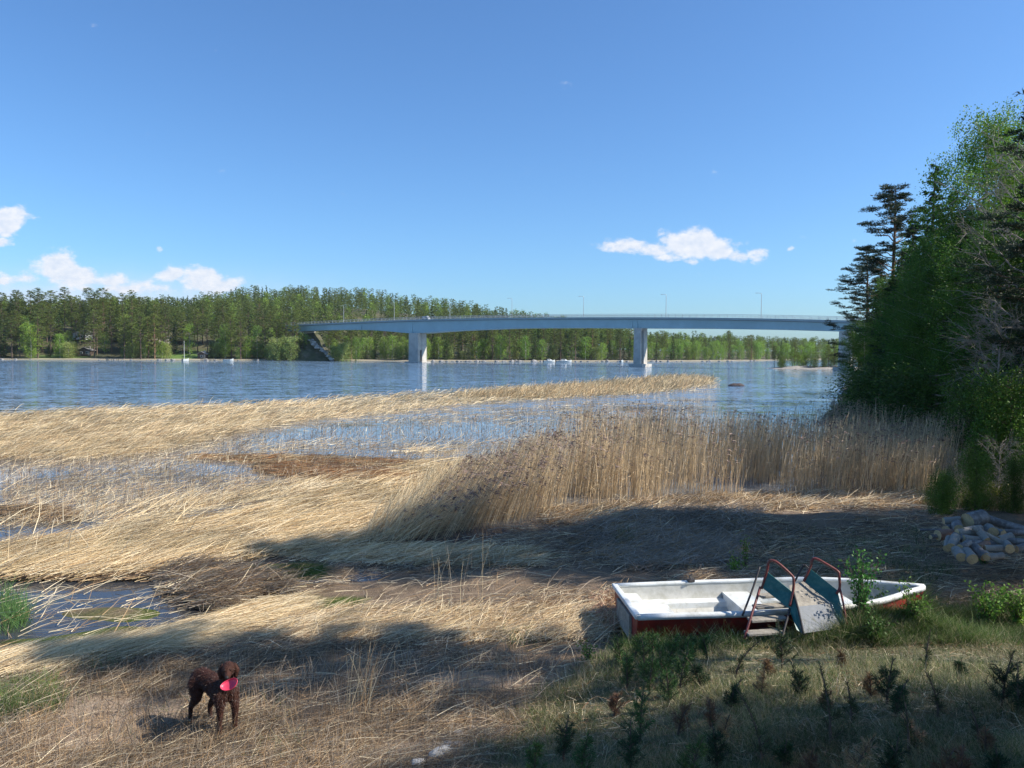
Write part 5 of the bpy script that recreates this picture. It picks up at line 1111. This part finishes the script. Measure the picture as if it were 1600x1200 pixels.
SP = SP0 + [(1190, 1090, .35, 'o', 'orange-brown sapling low in the middle of the bank'), (1290, 1110, .3, 'b', 'small rusty sapling left of the dark leader'), (1430, 1170, .35, 'o', 'orange-tinged sapling on the right half of the bank'), (1130, 1160, .35, 'o', 'orange-brown sapling right of the green cluster'), (1540, 1190, .35, 'b', 'rusty sapling near the right edge of the bank'), (1222, 1045, .78, 'd', 'slim dark pine sapling standing in front of the slide'), (1250, 1090, .45, 'd', 'low dark pine sapling right of the slide\'s shadow'), (1007, 1060, .55, 'g', 'bushy green pine sapling left of the red hull'), (1035, 1070, .6, 'g', 'bushy green sapling just below the boat stern'), (1062, 1085, .55, 'g', 'green sapling under the red hull, third from the stern'), (980, 1075, .5, 'g', 'green sapling at the left corner of the bank'), (1095, 1080, .5, 'd', 'dark sapling below the middle of the red hull'),
      (1080, 1040, .4, 'g', 'small green sapling against the red hull'), (1200, 1060, .32, 'b', 'rusty brown sapling in front of the slide steps'), (1315, 1045, .3, 'b', 'small reddish sapling below the slide chute'), (1386, 1100, .62, 'd', 'dark sapling with tall leader at the centre right of the bank'), (1446, 1050, .5, 't', 'thin bare-stemmed sapling near the grass edge at right'), (1466, 1120, .42, 't', 'thin sapling with a single leader on the grey grass'), (1298, 1165, .75, 't', 'tall thin sapling in the middle of the bank'), (1360, 1090, .35, 'b', 'brown sapling beside the dark one with the tall leader'), (1400, 1120, .45, 'd', 'low spreading dark sapling right of centre'),
      (1565, 1110, .75, 'd', 'large dark spreading sapling near the right edge'), (1590, 1120, .6, 'd', 'dark sapling touching the right edge'), (1330, 1130, .4, 't', 'short thin sapling left of the spreading dark one'), (1190, 1195, .72, 't', 'tall thin sapling at the lower middle of the bank'), (1262, 1235, .5, 'b', 'orange-brown dead sapling at the bottom edge'), (1330, 1245, .62, 'o', 'brightest straw-coloured dead sapling at the bottom edge'), (1225, 1200, .35, 'd', 'dark low sapling beside the orange-brown one'), (1465, 1245, .5, 'b', 'rusty sapling at the bottom edge, right'), (1500, 1240, .5, 'b', 'rusty sapling in the bottom right, second from the corner'), (1560, 1230, .4, 'd', 'dark sapling in the bottom right corner'),
      (1000, 1160, .6, 'g', 'green sapling low on the left part of the bank'), (985, 1205, .65, 'd', 'dark upright sapling at the lower left of the bank'), (1060, 1150, .5, 'b', 'brown sapling among the green ones at left'), (1110, 1140, .45, 'b', 'brown sapling below the green cluster'), (1140, 1110, .45, 'd', 'dark sapling between the green cluster and the thin ones'), (1150, 1060, .5, 't', 'thin sapling beside the boat\'s middle'), (880, 1190, .6, 'd', 'dark slim sapling at the left foot of the bank'), (910, 1215, .45, 'g', 'green sapling at the bottom left of the bank'), (835, 1215, .4, 'g', 'low green sapling beside the pale stones'),
      (1420, 1180, .5, 't', 'thin sapling over the grey grass at lower right'), (1530, 1170, .4, 't', 'short thin sapling at the lower right'), (960, 1120, .4, 'b', 'brown sapling at the left slope'), (1120, 1200, .5, 'd', 'dark bushy sapling at the bottom centre of the bank'), (1080, 1230, .5, 'g', 'green sapling at the bottom centre of the bank'), (1395, 1225, .5, 'd', 'dark sapling at the bottom, right of the straw-coloured one')]
for px, py, h, k, lb in SP: sapling(px, py, h, 0, k, lb)
def leafy(px, py, h, spread, label, n, colr, name='leafy_sapling', lf=.045, D=None, cat='sapling'):
    z = .6
    for _ in range(8): p = on(px, py, z); z = gz(p.x, p.y)
    p.z = z; r = np.random.default_rng(int(px + py * 3)); e = empty(name, p, 0, label, cat); sg = []; cen = []
    for s in range(n):
        az_ = r.uniform(0, 6.28); tip = np.array([math.cos(az_) * spread * r.uniform(.1, 1), math.sin(az_) * spread * r.uniform(.1, 1), h * r.uniform(.55, 1)]); prev = np.zeros(3)
        for i in range(1, 6):
            f = i / 5; q = tip * np.array([f ** 1.3, f ** 1.3, f]) + r.normal(size=3) * .015; sg.append((prev, q, .006 * (1.2 - f) + .002, .006 * (1.05 - f) + .002)); m = 9
            c = prev + (q - prev) * r.uniform(0, 1, (m, 1)) + r.normal(size=(m, 3)) * .045; cen.append(c); prev = q
    tv, tf = tubes_np(sg, 4); link('stem', np_mesh('stem', tv, tf, m_bark), None, e); cen = np.concatenate(cen); k = len(cen)
    V, F_, Cc = cards(cen, r.normal(size=(k, 3)) + np.array([0, 0, .4]), r.uniform(lf * .7, lf * 1.4, k), r.uniform(lf * .45, lf * .8, k), jitcol(colr, k, r, .3, .1), r); link('leaves', np_mesh('leaves', V, F_, m_leaf, Cc), None, e)
leafy(1165, 893, 1.05, .14, 'slender yellow-leaved sapling standing behind the boat', 4, (.20, .30, .04))
leafy(1150, 893, .35, .25, 'low yellow-green sprout left of the slender sapling', 6, (.20, .30, .04))
leafy(1392, 972, .5, .35, 'dense low shrub hiding the near side of the bow', 26, (.06, .13, .03), 'leafy_shrub', .05, cat='shrub')
leafy(1368, 980, .4, .25, 'dense low shrub right beside the slide\'s foot', 20, (.07, .14, .03), 'leafy_shrub', .05, cat='shrub')
leafy(1345, 985, 1.05, .35, 'leafy green shrub growing over the boat beside the slide', 22, (.07, .17, .03), 'leafy_shrub', .05, cat='shrub')
leafy(1375, 975, .75, .45, 'airy shrub in front of the white bow', 14, (.06, .13, .03), 'leafy_shrub', .05, cat='shrub')
leafy(1425, 990, .55, .35, 'low lit shrub at the tip of the bow', 12, (.14, .24, .04), 'leafy_shrub', .045, cat='shrub')
leafy(1540, 975, .75, .5, 'bright-leaved shrub below the firewood pile', 20, (.16, .27, .04), 'leafy_shrub', .055, cat='shrub')
leafy(1590, 975, .7, .4, 'bright-leaved shrub at the right edge below the logs', 16, (.16, .27, .04), 'leafy_shrub', .055, cat='shrub')
leafy(1535, 880, .25, .2, 'tiny bright sprout in front of the firewood', 6, (.12, .22, .03), 'leafy_shrub', .04, cat='shrub')
leafy(920, 1035, .3, .2, 'small pale sprout on the beach left of the bank', 6, (.12, .2, .04), 'leafy_shrub', .035, cat='shrub')
leafy(1475, 800, .9, .5, 'small sunlit bush behind the firewood, left of it', 16, (.13, .22, .03), 'leafy_shrub', .07, cat='shrub')
leafy(1560, 790, .8, .6, 'low yellowish bush right behind the firewood', 16, (.20, .22, .04), 'leafy_shrub', .07, cat='shrub')

# ------------------------------------------------------------------ small things on the beach
pts = []
for px, py in [(425, 925), (470, 938), (520, 951), (570, 962), (620, 969), (670, 976), (720, 983), (760, 987), (830, 990), (900, 993), (960, 994)]:
    p = on(px, py, .42); g = gz(p.x, p.y); pts.append(Vector((p.x, p.y, g + .045)))
o = MB().tube(pts, .022, 8).obj('water_pipe', m_hose, None, True); tag(o, 'long black plastic water pipe lying across the beach', 'pipe')
p = on(1066, 869, .5); g = gz(p.x, p.y); o = MB().box((0, 0, 0), (.28, .12, .02), .1, .006).obj('plank_scrap', m_wall_w); o.location = (p.x, p.y, g + .06); o.rotation_euler = (.1, -.1, .2); tag(o, 'small white board scrap on the dark litter behind the boat', 'board')
p = on(1151, 603, 0); o = link('lake_rock', rock_mesh(77, 3)); o.data.materials.clear(); o.data.materials.append(m_darkrock); o.location = (p.x, p.y, .1); o.scale = (.85, .6, .5); tag(o, 'dark rock rising from the water at the tip of the golden reeds', 'rock')
p = on(1325, 612, 0)
for k, (dx, dy, s) in enumerate([(0, 0, 1.0), (1.6, 1, 1.3), (3.2, -.5, .8)]):
    o = link('bank_rock', RK[k]); o.location = (p.x + dx, p.y + dy, .3); o.scale = (s, s * .8, s * .7); tag(o, ['left', 'middle', 'right'][k] + 'most dark rock at the waterline under the tip of the wood', 'rock', 'rocks under the wood')
for k, (px, py, s, mt) in enumerate([(700, 1168, .09, 0), (716, 1150, .07, 1), (676, 1190, .08, 0), (735, 1140, .05, 1), (690, 1182, .11, 1), (760, 1128, .05, 0), (715, 1168, .08, 0), (655, 1198, .09, 1), (790, 1112, .04, 1), (672, 1172, .05, 0), (768, 1118, .035, 1)]):
    z = .8
    for _ in range(6): p = on(px, py, z); z = gz(p.x, p.y)
    o = link('stone', (RKp if mt else RK)[k % 2]); o.location = (p.x, p.y, z + s * .3); o.scale = (s * 1.3, s, s * .8); o.rotation_euler = (0, 0, k); tag(o, '%s pale stone %s at the foot of the grassy bank' % ('large' if s > .075 else 'small', ['lying front left', 'behind the first two', 'beside the largest', 'in the middle', 'largest of all', 'third highest', 'at the centre of the group', 'nearest the camera', 'farthest up the slope', 'at the left side', 'second farthest up'][k]), 'stone', 'stones at the foot of the bank')

# ------------------------------------------------------------------ dog
def blob_mesh(chains, voxel=.012, smooth_n=6):
    bm = bmesh.new()
    for ch in chains:
        for (p0, r0), (p1, r1) in zip(ch, ch[1:]):
            p0, p1 = Vector(p0), Vector(p1); L_ = (p1 - p0).length; n = max(2, int(L_ / (min(r0, r1) * .35)) + 1)
            for i in range(n + 1):
                f = i / n; bmesh.ops.create_icosphere(bm, subdivisions=2, radius=r0 + (r1 - r0) * f, matrix=Matrix.Translation(p0.lerp(p1, f)))
    me = bpy.data.meshes.new('tmp'); bm.to_mesh(me); bm.free(); o = bpy.data.objects.new('tmp', me); C.objects.link(o)
    m = o.modifiers.new('r', 'REMESH'); m.mode = 'VOXEL'; m.voxel_size = voxel; s = o.modifiers.new('s', 'SMOOTH'); s.iterations = smooth_n; s.factor = .5
    dg = bpy.context.evaluated_depsgraph_get(); out = bpy.data.meshes.new_from_object(o.evaluated_get(dg)); bpy.data.objects.remove(o); return out
z = .5
for _ in range(8): p = on(338, 1141, z); z = gz(p.x, p.y)
dog = empty('dog', (p.x, p.y, z), R(-38), 'dark brown curly-coated retriever standing on the straw, head raised, gripping a frisbee', 'dog')
dog.scale = (1.12,) * 3
# local axes: +x ahead, +y its left, z up
hd = Vector((.31, -.04, .775))          # skull centre
fd = Vector((.80, -.58, -.06)).normalized()      # where the muzzle points
mz = hd + fd * .155 + Vector((0, 0, -.03))
legF = lambda s, dx: [((.20, s * .065, .46), .072), ((.215 + dx, s * .075, .33), .043), ((.205 + dx, s * .078, .17), .029), ((.21 + dx, s * .078, .05), .025), ((.245 + dx, s * .078, .026), .030)]
legH = lambda s, dx: [((-.27, s * .06, .46), .088), ((-.20 + dx, s * .08, .31), .055), ((-.32 + dx, s * .08, .18), .028), ((-.33 + dx, s * .08, .06), .023), ((-.295 + dx, s * .08, .026), .029)]
chains = [[((-.28, 0, .52), .092), ((-.10, 0, .515), .09), ((.07, 0, .485), .112), ((.17, 0, .49), .104)], [((.14, 0, .46), .105), ((.20, 0, .52), .095), ((.24, -.01, .63), .070), (tuple(hd + Vector((-.03, .01, -.04))), .064)],
          [(tuple(hd), .072), (tuple(hd + fd * .05), .062)], [(tuple(hd + fd * .07 - Vector((0, 0, .022))), .042), (tuple(mz + Vector((0, 0, .008))), .031)], [(tuple(hd + fd * .06 - Vector((0, 0, .05))), .03), (tuple(mz - Vector((0, 0, .038)) - fd * .01), .020)],
          legF(1, .03), legF(-1, -.01), legH(1, .07), legH(-1, -.05), [((-.36, 0, .52), .045), ((-.46, .02, .46), .036), ((-.53, .03, .36), .028), ((-.56, .03, .27), .016)]]
body = blob_mesh(chains, .011, 5)
m_fur = mat_plain('brown_fur', (.045, .016, .009), .75, .45, 14, .9, spec=.3, bscale=60)
body.materials.clear(); body.materials.append(m_fur); body.polygons.foreach_set('use_smooth', [True] * len(body.polygons))
bo_ = link('body', body, None, dog)
co = np.empty(len(body.vertices) * 3, np.float32); body.vertices.foreach_get('co', co); co = co.reshape(-1, 3); no = np.empty(len(body.vertices) * 3, np.float32); body.vertices.foreach_get('normal', no); no = no.reshape(-1, 3)
r = np.random.default_rng(77); mzn = np.array(mz); ok = (np.linalg.norm(co - mzn, axis=1) > .085) & (np.linalg.norm(co - np.array(hd + fd * .06), axis=1) > .05) & (co[:, 2] > .03); idx = r.choice(np.where(ok)[0], 16000)
lenf = .014 + .016 * np.clip((co[idx, 2] - .30) / .15, 0, 1) * (co[idx, 2] < .62); d = unit(no[idx] * .6 + np.array([-.35, 0, -.5]) + r.normal(size=(len(idx), 3)) * .3)
V, F_, Cc = blades(co[idx] - no[idx] * .004, d, lenf, .0042, np.array([[0, 0, -.2]]) * np.ones((len(idx), 1)), jitcol((.052, .018, .010), len(idx), r, .35), r, 2, .2)
m_furb = mat_col('fur_tufts', .5, 0, 0, .5); link('coat', np_mesh('coat', V, F_, m_furb, Cc), None, dog)
rt = fd.cross(Vector((0, 0, 1))).normalized(); upv = rt.cross(fd)
for s in (-1, 1):
    e0 = hd + rt * s * .060 + Vector((0, 0, .025)) - fd * .01; er = blob_mesh([[(tuple(e0), .024), (tuple(e0 + rt * s * .022 + Vector((0, 0, -.055)) + fd * .01), .030), (tuple(e0 + rt * s * .014 + Vector((0, 0, -.115)) + fd * .015), .022)]], .008, 3); er.materials.clear(); er.materials.append(m_fur); er.polygons.foreach_set('use_smooth', [True] * len(er.polygons)); link('ear', er, None, dog)
    b = MB(); bmesh.ops.create_uvsphere(b.bm, u_segments=12, v_segments=8, radius=.011, matrix=Matrix.Translation(hd + fd * .094 + rt * s * .028 + upv * .022)); b.obj('eye', mat_plain('eye_amber', (.03, .015, .008), .1, .1, 5, 0) if s < 0 else bpy.data.materials['eye_amber'], dog, True)
b = MB(); bmesh.ops.create_uvsphere(b.bm, u_segments=12, v_segments=8, radius=.017, matrix=Matrix.Translation(mz + fd * .032 + Vector((0, 0, .016)))); b.obj('nose', m_rubber, dog, True)
# frisbee in its mouth
bpy.context.view_layer.update(); mw_ = dog.matrix_world
fr = MB(); ringsF = []
cF = mw_ @ (mz + fd * .035 - Vector((0, 0, .018)))
for rr3, zz in ((.0, .0), (.05, .0), (.09, -.001), (.118, -.006), (.130, -.020), (.132, -.034), (.126, -.034), (.122, -.022), (.112, -.012), (.085, -.006), (.05, -.005), (.0, -.005)):
    ringsF.append([(math.cos(t) * rr3 * 1.0, math.sin(t) * rr3, zz + .0 - 1.5 * (math.cos(t) * rr3) ** 2 * 1.0) for t in [2 * math.pi * k / 40 for k in range(40)]])
bmf = fr; 
for ring in ringsF:
    for i, v_ in enumerate(ring):
        if abs(v_[0]) < 1e-9 and abs(v_[1]) < 1e-9: ring[i] = (math.cos(2 * math.pi * i / 40) * .0008, math.sin(2 * math.pi * i / 40) * .0008, v_[2])
bmf.loft(ringsF, True, True); fo = bmf.obj('frisbee', m_pink, None, True); fo.location = cF + Vector((.055, -.03, -.035)); fo.scale = (.78, .50, .85)
nrm = -Vector((-.2, -.62, .62)).normalized()        # the dish opens up and towards the shore bank
xa = Vector((.8, -.1, .45)); xa = (xa - nrm * xa.dot(nrm)).normalized(); ya = nrm.cross(xa)
fo.rotation_euler = Matrix((xa, ya, nrm)).transposed().to_euler(); tag(fo, 'pink-red soft frisbee held folded in the dog\'s mouth', 'frisbee')

# ------------------------------------------------------------------ haze: real air between here and the hills
HAZE = 0.00007
if HAZE:
    b = MB(); b.box((0, 900, 43), (6400, 2300, 92)); o = b.obj('haze', None); m = bpy.data.materials.new('haze'); m.use_nodes = True; t = m.node_tree; t.nodes.clear()
    pv = N(t, 'ShaderNodeVolumePrincipled', ins={'Density': HAZE, 'Color': (.78, .87, 1, 1), 'Anisotropy': .3}); out = N(t, 'ShaderNodeOutputMaterial'); t.links.new(pv.outputs[0], out.inputs['Volume'])
    o.data.materials.append(m); tag(o, 'thin bluish air over the lake', 'haze', kind='stuff')
